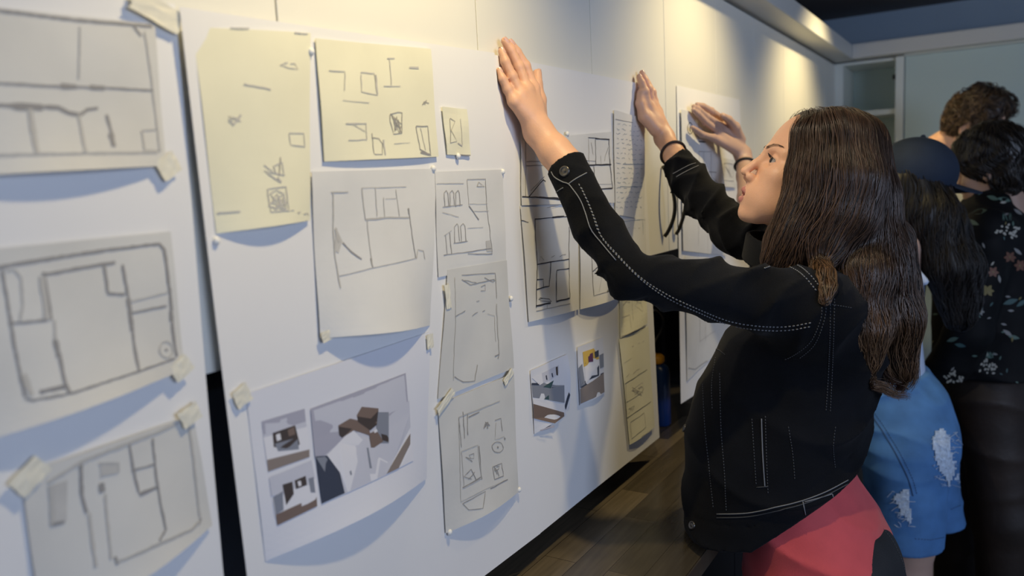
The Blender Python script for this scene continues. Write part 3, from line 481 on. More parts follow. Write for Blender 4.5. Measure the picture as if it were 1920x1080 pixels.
paper(TP, 'small pale tracing of a square sketch, beside the black-banded wrist', 'drawing', [(1352, 296), (1378, 300), (1380, 352), (1354, 350)], .0065, MT['tr_white'], None, [
 (D, .0018, [(1356, 306), (1374, 308), (1375, 340), (1357, 338), (1356, 306)]), scrib(D, .0014, 1358, 310, 1372, 334, 9, 2)], group='tracings on the background board', seed=42, n=6)
paper(TP, 'long pale tracing, lower part of the background board beside the jacket', 'drawing', [(1284, 480), (1364, 490), (1366, 640), (1288, 715)], .0065, MT['tr_white'], None, [
 (D, .0018, [(1309, 488), (1326, 485)]), (L, .0016, [(1308, 450), (1312, 640)]), (D, .0018, [(1290, 690), (1303, 692), (1326, 676)]), (L, .0016, [(1322, 560), (1322, 640)]), (L, .0016, [(1312, 640), (1340, 620)]), (L, .0016, [(1309, 560), (1335, 552)])], group='tracings on the background board', seed=43, n=12)
# ------------------------------------------------------------------ implicit modelling
def A(*v): return np.array(v, np.float32)
def smin(a, b, k): h = np.clip(0.5 + 0.5*(b-a)/k, 0, 1); return b + (a-b)*h - k*h*(1-h)
def smax(a, b, k): return -smin(-a, -b, k)
def cap(P, a, b, ra, rb=None):
    rb = ra if rb is None else rb; a = np.asarray(a, np.float32); b = np.asarray(b, np.float32)
    ba = b-a; h = np.clip((P-a) @ ba / max(1e-9, float(ba @ ba)), 0, 1)
    return np.linalg.norm(P - a - h[:, None]*ba, axis=1) - (ra + (rb-ra)*h)
def chain(P, pts, rs, k=0.004):
    d = None
    for i in range(len(pts)-1):
        e = cap(P, pts[i], pts[i+1], rs[i], rs[i+1]); d = e if d is None else smin(d, e, k)
    return d
def ell(P, c, r, R=None):
    q = P - np.asarray(c, np.float32)
    if R is not None: q = q @ np.asarray(R, np.float32)
    r = np.asarray(r, np.float32); k0 = np.linalg.norm(q/r, axis=1); k1 = np.linalg.norm(q/(r*r), axis=1) + 1e-9
    return k0*(k0-1)/k1
def loft(P, st, pw=2.0):
    """stacked super-ellipses; st rows: z, cx, cy, rx, ry"""
    st = np.array(st, float); st = st[np.argsort(st[:, 0])]; z = P[:, 2]; zc = np.clip(z, st[0, 0], st[-1, 0])
    f = lambda i: np.interp(zc, st[:, 0], st[:, i])
    cx, cy, rx, ry = f(1), f(2), f(3), f(4)
    qx = np.abs(P[:, 0]-cx)/rx; qy = np.abs(P[:, 1]-cy)/ry
    n = (qx**pw + qy**pw)**(1/pw); d = (n-1)*np.minimum(rx, ry)
    dz = np.maximum(st[0, 0]-z, z-st[-1, 0])
    return np.maximum(d, dz).astype(np.float32)
def wav(P, f, amp, s=0):
    x, y, z = P[:, 0]*f, P[:, 1]*f, P[:, 2]*f
    return amp*(np.sin(x*1.1 + 1.7*np.sin(z*.7+s) + s) * np.sin(y*.9 + 1.3*np.sin(x*.8+2*s)) + .6*np.sin(z*1.3 + 1.9*np.sin(y*.6+s*3)+x*.5))
def folds(P, a, b, f, amp, s=0, sharp=2.0):
    """creases running round a limb a->b, slanted and broken up"""
    a = np.asarray(a, float); b = np.asarray(b, float); ax = (b-a)/np.linalg.norm(b-a); t = (P-a) @ ax
    u = nrm(np.cross(ax, [0.3, 0.9, 0.2])); v = np.cross(ax, u); q = P - a; ang = np.arctan2(q @ u, q @ v)
    w = np.sin(t*f + 1.3*np.sin(ang+s) + .9*np.sin(2*ang+s*2+t*9) + s); m = .55+.45*np.sin(ang*1.0 + t*f*.23 + s*1.7)
    return (amp*m*(1-np.abs(w))**sharp).astype(np.float32)
def iso(f, lo, hi, h):
    lo = np.array(lo, float); hi = np.array(hi, float); B = 6
    nb = np.ceil((hi-lo)/(h*B)).astype(int); n = nb*B+1
    ax = [lo[i] + np.arange(nb[i])*h*B + h*B/2 for i in range(3)]
    C = np.stack(np.meshgrid(*ax, indexing='ij'), -1).reshape(-1, 3).astype(np.float32)
    dc = f(C).reshape(nb); near = np.abs(dc) < h*B*1.25
    F = np.repeat(np.repeat(np.repeat(np.where(dc > 0, 1., -1.).astype(np.float32), B, 0), B, 1), B, 2)
    F = np.pad(F, ((0, 1),)*3, mode='edge')
    mask = np.repeat(np.repeat(np.repeat(near, B, 0), B, 1), B, 2); m2 = np.zeros(n, bool); m2[:-1, :-1, :-1] = mask
    for a in range(3):
        sl = [slice(None)]*3; sl2 = [slice(None)]*3; sl[a] = slice(1, None); sl2[a] = slice(None, -1)
        t = m2.copy(); t[tuple(sl)] |= m2[tuple(sl2)]; m2 = t
    idx = np.argwhere(m2)
    P = (lo + idx*h).astype(np.float32); vals = np.empty(len(P), np.float32)
    for s in range(0, len(P), 400000): vals[s:s+400000] = f(P[s:s+400000])
    F[m2] = vals
    # surface nets
    S = F < 0
    c8 = [F[i:n[0]-1+i, j:n[1]-1+j, k:n[2]-1+k] for i in (0, 1) for j in (0, 1) for k in (0, 1)]
    s8 = sum((c < 0).astype(np.int8) for c in c8); act = (s8 > 0) & (s8 < 8)
    ci = np.argwhere(act); vid = -np.ones(act.shape, np.int64); vid[act] = np.arange(len(ci))
    acc = np.zeros((len(ci), 3)); cnt = np.zeros(len(ci))
    offs = [(i, j, k) for i in (0, 1) for j in (0, 1) for k in (0, 1)]; vv = [c[act] for c in c8]
    for a in range(8):
        for b in range(a+1, 8):
            oa, ob = np.array(offs[a]), np.array(offs[b])
            if np.abs(oa-ob).sum() != 1: continue
            m = (vv[a] < 0) != (vv[b] < 0); t = np.where(m, vv[a]/(vv[a]-vv[b]+1e-12), 0)
            acc[m] += (oa + t[:, None]*(ob-oa))[m]; cnt[m] += 1
    V = lo + (ci + acc/np.maximum(cnt, 1)[:, None])*h
    Q = []
    for a in range(3):
        b, c = (a+1) % 3, (a+2) % 3
        sl0 = [slice(1, -1)]*3; sl1 = [slice(1, -1)]*3; sl0[a] = slice(0, -1); sl1[a] = slice(1, None)
        s0, s1 = S[tuple(sl0)], S[tuple(sl1)]; e = np.argwhere(s0 != s1)
        if not len(e): continue
        flip = s1[tuple(e.T)]
        base = e.copy(); base[:, b] += 1; base[:, c] += 1
        def g(db, dc): q = base.copy(); q[:, b] += db; q[:, c] += dc; return vid[q[:, 0], q[:, 1], q[:, 2]]
        q = np.stack([g(-1, -1), g(0, -1), g(0, 0), g(-1, 0)], 1)
        q[flip] = q[flip][:, ::-1]; Q.append(q)
    Q = np.concatenate(Q); Q = Q[(Q >= 0).all(1)]
    return V, Q
def relax(V, Q, it=1, lam=.5):
    E = np.concatenate([Q[:, [0, 1]], Q[:, [1, 2]], Q[:, [2, 3]], Q[:, [3, 0]]])
    for _ in range(it):
        s = np.zeros_like(V); c = np.zeros(len(V))
        for a, b in ((0, 1), (1, 0)):
            for d in range(3): s[:, d] += np.bincount(E[:, a], V[E[:, b], d], len(V))
            c += np.bincount(E[:, a], minlength=len(V))
        V = V + lam*(s/np.maximum(c, 1)[:, None] - V)
    return V
def grad(f, P, e=0.0015):
    g = np.stack([f(P + A(*[e if i == j else 0 for j in range(3)])) - f(P - A(*[e if i == j else 0 for j in range(3)])) for i in range(3)], 1)
    return g/(np.linalg.norm(g, axis=1)[:, None] + 1e-9)
def strands(f, seeds, flow, steps, step, width, lift=(0, .004), wave=.0, wl=.05, endtaper=True, lenr=(.6, 1), stick=1.0, seed=0, zfree=None, zmin=None):
    """combed locks walked over the surface f=0; returns one triangular tube per lock"""
    r = np.random.default_rng(seed); P = seeds.astype(np.float32).copy(); n = len(P)
    L = r.uniform(lift[0], lift[1], n).astype(np.float32); ph = 4*np.sin(P[:, 0]*55+P[:, 1]*38)+3*np.sin(P[:, 1]*70-P[:, 2]*20)+r.uniform(-.5, .5, n); fr = r.uniform(.92, 1.08, n)/wl; am = wave*r.uniform(.4, 1.3, n)
    tr = []; nr = []; v0 = None
    for i in range(steps):
        g = grad(f, P); d = f(P); P = P - g*((d - L)*(stick if zfree is None else np.clip((P[:, 2]-zfree)*30, 0, 1)*stick))[:, None]
        tr.append(P.copy()); nr.append(g)
        v = flow(P, i/steps).astype(np.float32); v -= g*(v*g).sum(1)[:, None]; v /= np.linalg.norm(v, axis=1)[:, None] + 1e-6
        if v0 is not None: v = .55*v + .45*v0; v /= np.linalg.norm(v, axis=1)[:, None] + 1e-6
        v0 = v; side = np.cross(v, g)
        P = P + v*step + side*(am*(.4+1.3*i/steps)*np.cos(ph + i*step*fr*6.28)*step*fr*6.28)[:, None].astype(np.float32)
    tr = np.stack(tr, 1); nr = np.stack(nr, 1)
    ln = np.maximum(4, (r.uniform(lenr[0], lenr[1], n)*steps).astype(int))
    if zmin is not None:
        zm = r.uniform(zmin[0], zmin[1], n)
        for i in range(n):
            w_ = np.nonzero(tr[i, :, 2] < zm[i])[0]
            if len(w_): ln[i] = max(4, min(ln[i], w_[0]))
    V = []; F = []; tone = []; k = 0
    W = width*r.uniform(.6, 1.4, n); tn = np.clip(.45 + .28*np.sin(seeds[:, 0]*90+seeds[:, 1]*60)*np.sin(seeds[:, 1]*80+seeds[:, 2]*25) + r.normal(0, .17, n), 0, 1)
    for i in range(n):
        p = tr[i, :ln[i]]; g = nr[i, :ln[i]]; m = len(p); T = np.gradient(p, axis=0); T /= np.linalg.norm(T, axis=1)[:, None]+1e-9
        sd = np.cross(T, g); t = np.linspace(0, 1, m); w = (W[i]*np.minimum(1, np.minimum(t*8+.3, (1-t)*4+.12)))[:, None]
        V.append(np.stack([p - sd*w*.5, p + g*w*.35, p + sd*w*.5], 1).reshape(-1, 3)); j = np.arange(m-1)*3 + k
        F += [np.stack([j, j+1, j+4, j+3], 1), np.stack([j+1, j+2, j+5, j+4], 1), np.stack([j+2, j, j+3, j+5], 1)]
        tone.append(np.full(m*3, tn[i])); k += m*3
    return np.concatenate(V), np.concatenate(F), np.concatenate(tone)
def hair_mat(name, dark, light, rough=.38, tip=None):
    m = bpy.data.materials.new(name); m.use_nodes = True; nt = m.node_tree; b = nt.nodes['Principled BSDF']
    at = nt.nodes.new('ShaderNodeAttribute'); at.attribute_name = 'tone'; r = nt.nodes.new('ShaderNodeMixRGB')
    r.inputs[1].default_value = (*dark, 1); r.inputs[2].default_value = (*light, 1); sp = nt.nodes.new('ShaderNodeSeparateColor')
    nt.links.new(at.outputs['Color'], sp.inputs[0]); nt.links.new(sp.outputs[0], r.inputs[0]); out = r.outputs[0]
    if tip:
        r2 = nt.nodes.new('ShaderNodeMixRGB'); r2.inputs[2].default_value = (*tip, 1); nt.links.new(out, r2.inputs[1]); nt.links.new(sp.outputs[1], r2.inputs[0]); out = r2.outputs[0]
    nt.links.new(out, b.inputs['Base Color']); b.inputs['Roughness'].default_value = rough; b.inputs['Specular IOR Level'].default_value = .6
    return m
# -------- head in its own frame: x forward, y to the person's left, z up (metres, origin mid-skull)
def head_sdf(q, neck=None, opn=.004):
    d = ell(q, (-.010, 0, .012), (.090, .073, .080))
    d = smin(d, ell(q, (.030, 0, -.035), (.052, .060, .075)), .02)
    d = smin(d, ell(q, (.028, 0, -.090), (.048, .043, .042)), .025)
    d = smin(d, cap(q, (.066, 0, -.126), (.060, 0, -.122), .0165), .018)
    for s in (-1, 1):
        d = smin(d, cap(q, (.0, s*.054, -.072), (.052, s*.018, -.124), .013, .012), .02)
        d = smin(d, ell(q, (.052, s*.040, -.052), (.022, .022, .018)), .02)
        d = smin(d, ell(q, (.040, s*.032, -.088), (.032, .024, .034)), .022)
        d = smin(d, cap(q, (.076, s*.010, -.011), (.060, s*.044, -.012), .0075), .012)
        d = smax(d, -ell(q, (.083, s*.031, -.029), (.018, .019, .0125)), .012)
    d = smin(d, chain(q, [(.078, 0, -.018), (.090, 0, -.042), (.101, 0, -.061)], [.0075, .0065, .0078], .006), .009)
    for s in (-1, 1):
        d = smin(d, ell(q, (.0895, s*.0115, -.0675), (.0095, .0065, .0075)), .006)
        d = smax(d, -ell(q, (.091, s*.0072, -.0765), (.0045, .0030, .0035)), .003)
    d = smin(d, ell(q, (.066, 0, -.094), (.023, .029, .026)), .016)
    d = smax(d, -cap(q, (.096, 0, -.074), (.0955, 0, -.084), .0028), .004)
    for s in (-1, 1):
        d = smin(d, cap(q, (.0880, 0, -.0910), (.0780, s*.021, -.0985), .0050, .0026), .004)
        d = smin(d, cap(q, (.0850, 0, -.1080), (.0765, s*.019, -.1015), .0056, .0028), .004)
    d = smax(d, -ell(q, (.090, 0, -.0995), (.016, .013, opn)), .003)
    for s in (-1, 1):     # lids round the eyeball
        e = np.linalg.norm(q - A(.0635, s*.0305, -.029), axis=1) - .0133
        e = smax(e, -ell(q, (.080, s*.0315, -.0295), (.016, .0150, .0042)), .0015); d = smin(d, e, .003)
        ear = ell(q, (-.008, s*.0745, -.035), (.018, .007, .031)); ear = smax(ear, -ell(q, (-.004, s*.080, -.033), (.010, .005, .018)), .004); d = smin(d, ear, .004)
    if neck is not None: d = smin(d, cap(q, (-.022, 0, -.060), neck, .052, .056), .022)
    return d
def frame(c, yaw, pitch, roll=0):
    """columns forward, left, up in world"""
    cy, sy = math.cos(yaw), math.sin(yaw); f = np.array([cy*math.cos(pitch), sy*math.cos(pitch), math.sin(pitch)])
    l = np.array([-sy, cy, 0]); u = np.cross(f, l)
    if roll: l, u = l*math.cos(roll)+u*math.sin(roll), u*math.cos(roll)-l*math.sin(roll)
    R = np.stack([f, l, u], 1); return np.array(c, float), R
def to_local(P, fr): return ((P - fr[0].astype(np.float32)) @ fr[1].astype(np.float32))
def to_world(q, fr): return fr[0] + fr[1] @ np.asarray(q, float)
MT['skin'] = mat('skin', (0.76, 0.44, 0.285), 0.48, var=0.06, vscale=25, bump=0.12, bscale=350, sss=0.12)
MT['lips'] = mat('lips', (0.50, 0.20, 0.17), 0.38, sss=0.1)
MT['eyewhite'] = mat('eye_white', (0.42, 0.38, 0.36), 0.15); MT['iris'] = mat('iris_brown', (0.018, 0.011, 0.008), 0.3, spec=.3)
MT['brow'] = mat('eyebrow', (0.07, 0.042, 0.028), 0.6); MT['mouth'] = mat('mouth_inside', (0.10, 0.03, 0.03), 0.5); MT['nail'] = mat('finger_nail', (0.66, 0.40, 0.32), 0.25)
def face_bits(fr, par, brow=True):
    for s in (-1, 1):
        c = to_world((.0635, s*.0305, -.029), fr); V, F = ball_vf((0, 0, 0), (.0122,)*3, 20, 14); V = np.array(V) + c
        e = mesh_obj('eye', V, F, MT['eyewhite'], par, True)
        g = nrm(fr[1] @ np.array([1, s*.02-.0, -.02])); u = nrm(np.cross(g, [0, 0, 1])); v = np.cross(u, g)
        V = [c + g*.01265]; F = []; rings = [(.0030, .01255), (.0068, .01040)]
        for r_, h in rings: V += [c + g*h + (u*math.cos(t) + v*math.sin(t))*r_ for t in np.linspace(0, 2*math.pi, 17)[:-1]]
        F = [(0, 1+k, 1+(k+1) % 16) for k in range(16)] + [(1+k, 17+k, 17+(k+1) % 16, 1+(k+1) % 16) for k in range(16)]
        mesh_obj('iris', V, F, MT['iris'], e, True)
    if brow:
        r = random.Random(3)
        for s in (-1, 1):
            mb = MB()
            for k in range(80):
                t = r.random(); p = np.array([.0868 - .019*t**1.6, s*(.012+.037*t), -.0105+.008*math.sin(t*2.2)+r.uniform(-.0022, .0022)*(1.2-t)])
                dr = nrm([-.2, s*1, .45*(1-t)-.15]); mb.add(tube_vf([to_world(p-dr*.003, fr), to_world(p, fr), to_world(p+dr*.0035-np.array([.0012, 0, 0]), fr)], [.0002, .00026, .0001], 3))
            mb.obj('eyebrow', MT['brow'], par); mb = MB()
            for k in range(34):     # lashes
                t = k/33; a = np.array([.0775-.007*(2*t-1)**2, s*(.0185+.026*t), -.0262+.0030*math.sin(math.pi*t)-.0022*t]); d = nrm([.9, s*.25*(t-.3), .25])
                mb.add(tube_vf([to_world(a, fr), to_world(a+d*.004, fr), to_world(a+d*.007+np.array([0, 0, .002]), fr)], [.00045, .0003, .0001], 3))
            mb.obj('eyelashes', MT['brow'], par)
# -------- hand from joint positions
def hand_sdf(P, J):
    """J: wrist, mcp[4], pip[4], dip[4], tip[4] index..little, thumb[4]"""
    R0 = [.0098, .0100, .0094, .0084]; pal = None
    for i in range(4):
        e = cap(P, J['wrist'] + (J['mcp'][i]-J['wrist'])*.12, J['mcp'][i], .0135, R0[i]+.0018); pal = e if pal is None else smin(pal, e, .014)
    fing = None
    for i in range(4):
        r = R0[i]; pts = [J['mcp'][i], J['pip'][i], J['dip'][i], J['tip'][i]]
        e = chain(P, pts, [r+.0004, r*.92, r*.80, r*.62], .0025); e = smin(e, np.linalg.norm(P - J['pip'][i].astype(np.float32), axis=1) - r*.98, .003)
        fing = e if fing is None else smin(fing, e, .0012)
    d = smin(pal, fing, .006)
    t = J['thumb']; th = chain(P, t, [.0150, .0122, .0100, .0078], .004); d = smin(d, th, .008)
    d = smin(d, cap(P, J['mcp'][0]*.55+J['wrist']*.45, t[1], .009, .008), .014)
    return d
def nails(J, n, par):
    for i in range(5):
        mb = MB()
        a, b = (J['dip'][i], J['tip'][i]) if i < 4 else (J['thumb'][2], J['thumb'][3]); ax = nrm(b-a); up = nrm(n - ax*np.dot(n, ax)); sd = np.cross(ax, up)
        r = [.0098, .0100, .0094, .0084, .012][i]*.66; c = b + ax*r*.25; V = []
        for j in range(5):
            for k in range(7):
                u = (k/6-.5)*1.9; w = r*.78*(1-.25*(j/4-.5)**2*4*.5); V.append(c + ax*(j/4-.65)*r*1.7 + sd*math.sin(u)*w + up*(math.cos(u)*r*.93 + .0009 - .25*r*(j/4)**2))
        mb.add((V, [(j*7+k, j*7+k+1, (j+1)*7+k+1, (j+1)*7+k) for j in range(4) for k in range(6)])); mb.obj('finger_nail', MT['nail'], par, True)
class Raster:      # seams and prints laid on a cloth surface, found along lines of sight and stored as real strips
    def __init__(s, V, Q): s.b = BVHTree.FromPolygons([tuple(v) for v in V], [tuple(int(i) for i in q) for q in Q])
    def hit(s, px, py):
        h = s.b.ray_cast(Vector(CAM), Vector(ray(px, py)).normalized()); return (np.array(h[0]), np.array(h[1])) if h[0] is not None else None
def seam(mb, R, pl, r=.0008, off=.0006, mi=0, dash=0, step=5):
    run = []; mb.marks.append(len(mb.f))
    segs = []
    for i, (x, y) in enumerate(densify(pl, step)):
        h = R.hit(x, y)
        if h is None: 
            if len(run) > 1: segs.append(run)
            run = []; continue
        n = h[1] if np.dot(h[1], ray(x, y)) < 0 else -h[1]
        p = h[0] + n*off
        if run and np.linalg.norm(run[-1]-p) > .03: 
            if len(run) > 1: segs.append(run)
            run = []
        run.append(p)
    if len(run) > 1: segs.append(run)
    for sgm in segs:
        if not dash: mb.add(tube_vf(sgm, r, 4), mi)
        else:
            P = np.array(sgm); L = np.concatenate([[0], np.cumsum(np.linalg.norm(np.diff(P, axis=0), axis=1))]); t = 0
            while t < L[-1] - dash*.6:
                q = np.array([[np.interp(u, L, P[:, k]) for k in range(3)] for u in np.linspace(t, min(L[-1], t+dash*.62), 4)])
                mb.add(tube_vf(q, [r*.5, r, r, r*.5], 4), mi); t += dash
# ------------------------------------------------------------------ woman in black denim
HY = 1.465
hc = PY(1525, 303, HY); HF = frame(hc, math.radians(206.5), math.radians(26))
BASE = (0.46, 1.43, 0.0)
W1 = thing('person', 'person with long brown hair in a black denim jacket and coral shirt, both palms raised', 'person', BASE)
neck_l = (-.075, 0, -.195)
neckb = to_world(neck_l, HF)
# hands
wl = PX(1011, 250, .044); cl = PX(1062, 310, .090)
f = lambda px, py, x: PX(px, py, x + .0045)
JL = dict(wrist=wl, mcp=[f(999, 166, .027), f(987, 169, .028), f(976, 177, .026), f(963.5, 190, .022)], pip=[f(984, 124, .019), f(971.5, 125, .019), f(959, 143, .018), f(952, 167, .016)],
          dip=[f(969, 98, .013), f(957, 94, .013), f(947, 115, .013), f(941.5, 147, .012)], tip=[f(957, 80, .0095), f(946.5, 77, .0095), f(940.5, 96, .009), f(936, 133, .0085)],
          thumb=[f(1010, 222, .030), f(1009, 188, .020), f(1006, 158, .015), f(1007.5, 138, .014)])
wr = PX(1247, 262, .058); m0 = PX(1222, 198, .030); t0 = PX(1203.5, 137, .0155)
def H(dy, p, dz=0): return p + np.array([0, dy, dz])
JR = dict(wrist=wr, mcp=[H(-.024, m0, -.001), m0, H(.020, m0, -.004), H(.039, m0, -.012)])
v = t0 - m0
JR['pip'] = [H(-.023, m0 + v*.46, -.004)+np.array([.004, 0, 0]), m0 + v*.50 + np.array([.004, 0, 0]), H(.019, m0 + v*.48, -.004)+np.array([.004, 0, 0]), H(.037, m0+v*.40, -.014)]
JR['dip'] = [H(-.021, m0 + v*.74, -.004)+np.array([.002, 0, 0]), m0 + v*.78 + np.array([.002, 0, 0]), H(.018, m0 + v*.75, -.004), H(.035, m0+v*.62, -.016)]
JR['tip'] = [H(-.019, m0 + v*.95, -.006), t0, H(.017, t0, -.008), H(.034, m0+v*.82, -.018)]
JR['thumb'] = [wr + np.array([-.012, -.022, .022]), wr + np.array([-.030, -.040, .050]), wr + np.array([-.040, -.044, .078]), wr + np.array([-.0455, -.040, .100])]
JR['thumb'] = [np.array([max(p[0], .021), p[1], p[2]]) for p in JR['thumb']]
cr = PX(1272, 304, .105)
el = PX(1183, 516, .205); er = PX(1378, 436, .235)
def arm_l(P): return smin(hand_sdf(P, JL), chain(P, [wl, wl*.4+cl*.6, cl, cl*.6 + el*.4], [.0235, .026, .0262, .023], .01), .016)
def arm_r(P): return smin(hand_sdf(P, JR), chain(P, [wr, wr*.4+cr*.6, cr, cr*.6 + er*.4], [.020, .022, .0235, .025], .01), .016)
def sk(P):
    d = head_sdf(to_local(P, HF), neck_l, .0030); return d
def bb(pts, m): pts = np.array(pts); return pts.min(0)-m, pts.max(0)+m
def torso1(P):
    sL, sR = np.array([.43, 1.33, 1.335]), np.array([.46, 1.60, 1.335]); nb = to_world(neck_l, HF)
    d = chain(P, [cl*.6 + el*.4, el, sL, nb*.5+sL*.5, nb], [.023, .022, .034, .040, .048], .01)
    d = smin(d, chain(P, [cr*.6 + er*.4, er, sR, nb*.5+sR*.5, nb], [.022, .022, .034, .040, .048], .01), .01)
    return smin(d, ell(P, (.40, 1.45, 1.22), (.085, .12, .13)), .03)
def whole1(P):
    return smin(smin(smin(arm_l(P), arm_r(P), .001), torso1(P), .01), sk(P), .012).astype(np.float32)
lo, hi = bb([to_world((.12, .0, -.1), HF), to_world((-.1, 0, .11), HF), to_world((.05, 0, .12), HF), to_world((-.12, 0, 0), HF), (.40, 1.45, 1.09), (.5, 1.64, 1.3), (.5, 1.28, 1.3)] + [j for J in (JL, JR) for k in J for j in (J[k] if isinstance(J[k], list) else [J[k]])], .035)
Vh, Qh = iso(whole1, lo, hi, .0022)
q = to_local(Vh[Qh].mean(1).astype(np.float32), HF); mh = np.zeros(len(Qh), int)
lipd = np.minimum.reduce([np.minimum(cap(q, (.0895, 0, -.0905), (.0790, s*.021, -.0985), .0062, .0034), cap(q, (.0870, 0, -.1085), (.0775, s*.019, -.1015), .0070, .0036)) for s in (-1, 1)])
mh[(lipd < 0) & (q[:, 0] > .076)] = 1
mh[(np.abs(q[:, 1]) < .018) & (np.abs(q[:, 0]) < .2) & (q[:, 0] < .0815) & (q[:, 0] > .05) & (np.abs(q[:, 2]+.0995) < .006)] = 2
body = mesh_obj('body', Vh, Qh, [MT['skin'], MT['lips'], MT['mouth']], W1, True, mh)
face_bits(HF, W1)
nails(JL, np.array([1, 0, 0.1]), W1)
nails(JR, np.array([1, 0, 0.1]), W1)
# wristband on the farther wrist
ax = nrm(cr-wr); c = wr + (cr-wr)*.62; u = nrm(np.cross(ax, [0, 0, 1])); v = np.cross(ax, u)
mesh_obj('wristband', *tube_vf([c + (u*math.cos(t)+v*math.sin(t))*.0270 + ax*.004*math.sin(t) for t in np.linspace(0, 6.283, 33)], .0028, 8, False), mat('dark_brown_band', (.03, .02, .018), .6), W1, True)
# jacket
MT['denim'] = mat('black_denim', (0.0048, 0.0056, 0.0078), 0.85, spec=.10, var=0.5, vscale=9, bump=0.35, bscale=700, sheen=.05)
MT['stitch'] = mat('grey_stitching', (0.20, 0.21, 0.23), 0.7); MT['stitch_d'] = mat('dim_stitching', (0.055, 0.06, 0.07), 0.7)
sl = np.array([.425, 1.305, 1.338]); sr = np.array([.465, 1.62, 1.355])
c0 = cl - (cl-wl)*.05; cr0 = cr - (cr-wr)*.05
chest = np.array([.43, 1.45, 1.30])
ST = [(.86, .325, 1.432, .150, .182), (1.00, .328, 1.432, .150, .184), (1.08, .334, 1.435, .156, .182), (1.18, .354, 1.445, .154, .176), (1.28, .392, 1.455, .142, .172), (1.35, .435, 1.46, .105, .155), (1.40, .450, 1.465, .065, .10)]
def jacket(P):
    t = loft(P, ST, 2.3)
    t = t - folds(P, (.36, 1.4, 1.0), (.44, 1.45, 1.4), 30, .009, 1.2, 2) - wav(P, 24, .0022, .4)
    a = chain(P, [c0, c0*.5+el*.5 + np.array([0, -.004, -.012]), el], [.0325, .0335, .0325], .008)
    a = smin(a, cap(P, el, sl, .0325, .057), .010)
    a = a - folds(P, c0, el, 62, .0068, .5, 1.7)*np.clip((P[:, 0]-.09)*14, 0, 1)
    a = a - folds(P, el, sl, 44, .011, 2.1, 1.8)
    b = chain(P, [cr0, cr0*.5+er*.5 + np.array([0, 0, -.008]), er], [.031, .035, .039], .012); b = smin(b, cap(P, er, sr, .040, .062), .02)
    b = b - folds(P, cr0, er, 74, .011, .9, 1.5) - folds(P, er, sr, 60, .010, .3, 1.6)
    sh = chain(P, [sl, np.array(neckb)*.7+sl*.3, sr*.3+np.array(neckb)*.7, sr], [.060, .046, .046, .060], .03)
    d = smin(t, sh, .04); d = smin(d, a, .035); d = smin(d, b, .035)
    # cuffs end square; hem slants up to the back
    for (p, q_) in ((c0, el), (cr0, er)):
        n = nrm(q_-p); loc = np.linalg.norm(P - p.astype(np.float32), axis=1) < .07
        d = np.where(loc, np.maximum(d, (p + n*.0 - P) @ n.astype(np.float32)), d)
    hem = 0.912 + (P[:, 0]-.2)*.15 + np.clip(P[:, 0]-.34, 0, 1)*.65
    d = smax(d, hem - P[:, 2], .003)
    hb = np.clip(1-np.abs(P[:, 2]-hem-.045)/.003, 0, 1)*.002
    return (d + hb).astype(np.float32)
lo, hi = bb([c0, cr0, el, sl, sr, (.17, 1.22, .93), (.58, 1.68, 1.46)], .075)
Vj, Qj = iso(jacket, lo, hi, .0042)
jk = mesh_obj('jacket', Vj, Qj, MT['denim'], W1, True)
RJ = Raster(Vj, Qj); mb = MB()
sm = lambda pl: [tuple(p) for p in np.array(smooth_pts([(x, y, 0) for x, y in pl], 30))[:, :2]]
for pl, r_, mi in (([(1034, 322), (1040, 332), (1055, 341), (1066, 345), (1075, 356), (1088, 375), (1098, 400), (1108, 430), (1130, 458), (1155, 488)], .0009, 0),
   ([(1066, 345), (1080, 335), (1100, 324)], .0009, 0), ([(1038, 372), (1044, 360), (1056, 352)], .0008, 0)):
    seam(mb, RJ, sm(pl), r_, .0006, mi)
for pl in ([(1085, 345), (1100, 375), (1112, 405), (1125, 440), (1160, 480), (1200, 520), (1250, 552), (1310, 580), (1370, 603), (1430, 612), (1480, 612), (1525, 604)], [(1090, 352), (1104, 382), (1116, 412), (1130, 448), (1165, 488), (1205, 527), (1250, 558), (1310, 586), (1370, 610), (1430, 619), (1480, 619), (1525, 611)]):
    seam(mb, RJ, sm(pl), .0010, .0006, 0, .006)
for pl in ([(1541, 570), (1538, 600), (1520, 640), (1490, 665), (1470, 675)], [(1556, 560), (1556, 620), (1553, 700), (1548, 775)], [(1564, 560), (1563, 620), (1560, 700), (1556, 775)], [(1555, 570), (1600, 578)], [(1549, 566), (1545, 600), (1527, 646), (1496, 674)],
   [(1318, 720), (1322, 800), (1330, 880), (1338, 955)], [(1350, 700), (1352, 800), (1358, 880), (1362, 958)], [(1342, 670), (1335, 720), (1336, 770)],
   [(1478, 800), (1486, 850), (1490, 900)], [(1435, 780), (1437, 850), (1440, 925)], [(1410, 785), (1414, 850), (1418, 912)], [(1566, 800), (1562, 840), (1566, 880)], [(1360, 665), (1345, 655), (1334, 660)]):
    seam(mb, RJ, sm(pl), .0009, .0006, 1, .005)
seam(mb, RJ, sm([(1428, 785), (1430, 850), (1434, 912)]), .0010, .0006, 0); seam(mb, RJ, [(1418, 914), (1440, 912)], .0009, .0006, 1)
for dy in (0, 7): seam(mb, RJ, sm([(1344, 964+dy), (1400, 962+dy), (1450, 952+dy), (1500, 940+dy), (1548, 922+dy), (1590, 900+dy)]), .0010, .0006, dy//7, 0)
for pl in ([(1505, 940), (1510, 965), (1518, 985)], [(1560, 926), (1566, 945), (1572, 962)], [(1508, 941), (1535, 934), (1560, 926)]): seam(mb, RJ, pl, .0010, .0006, 0)
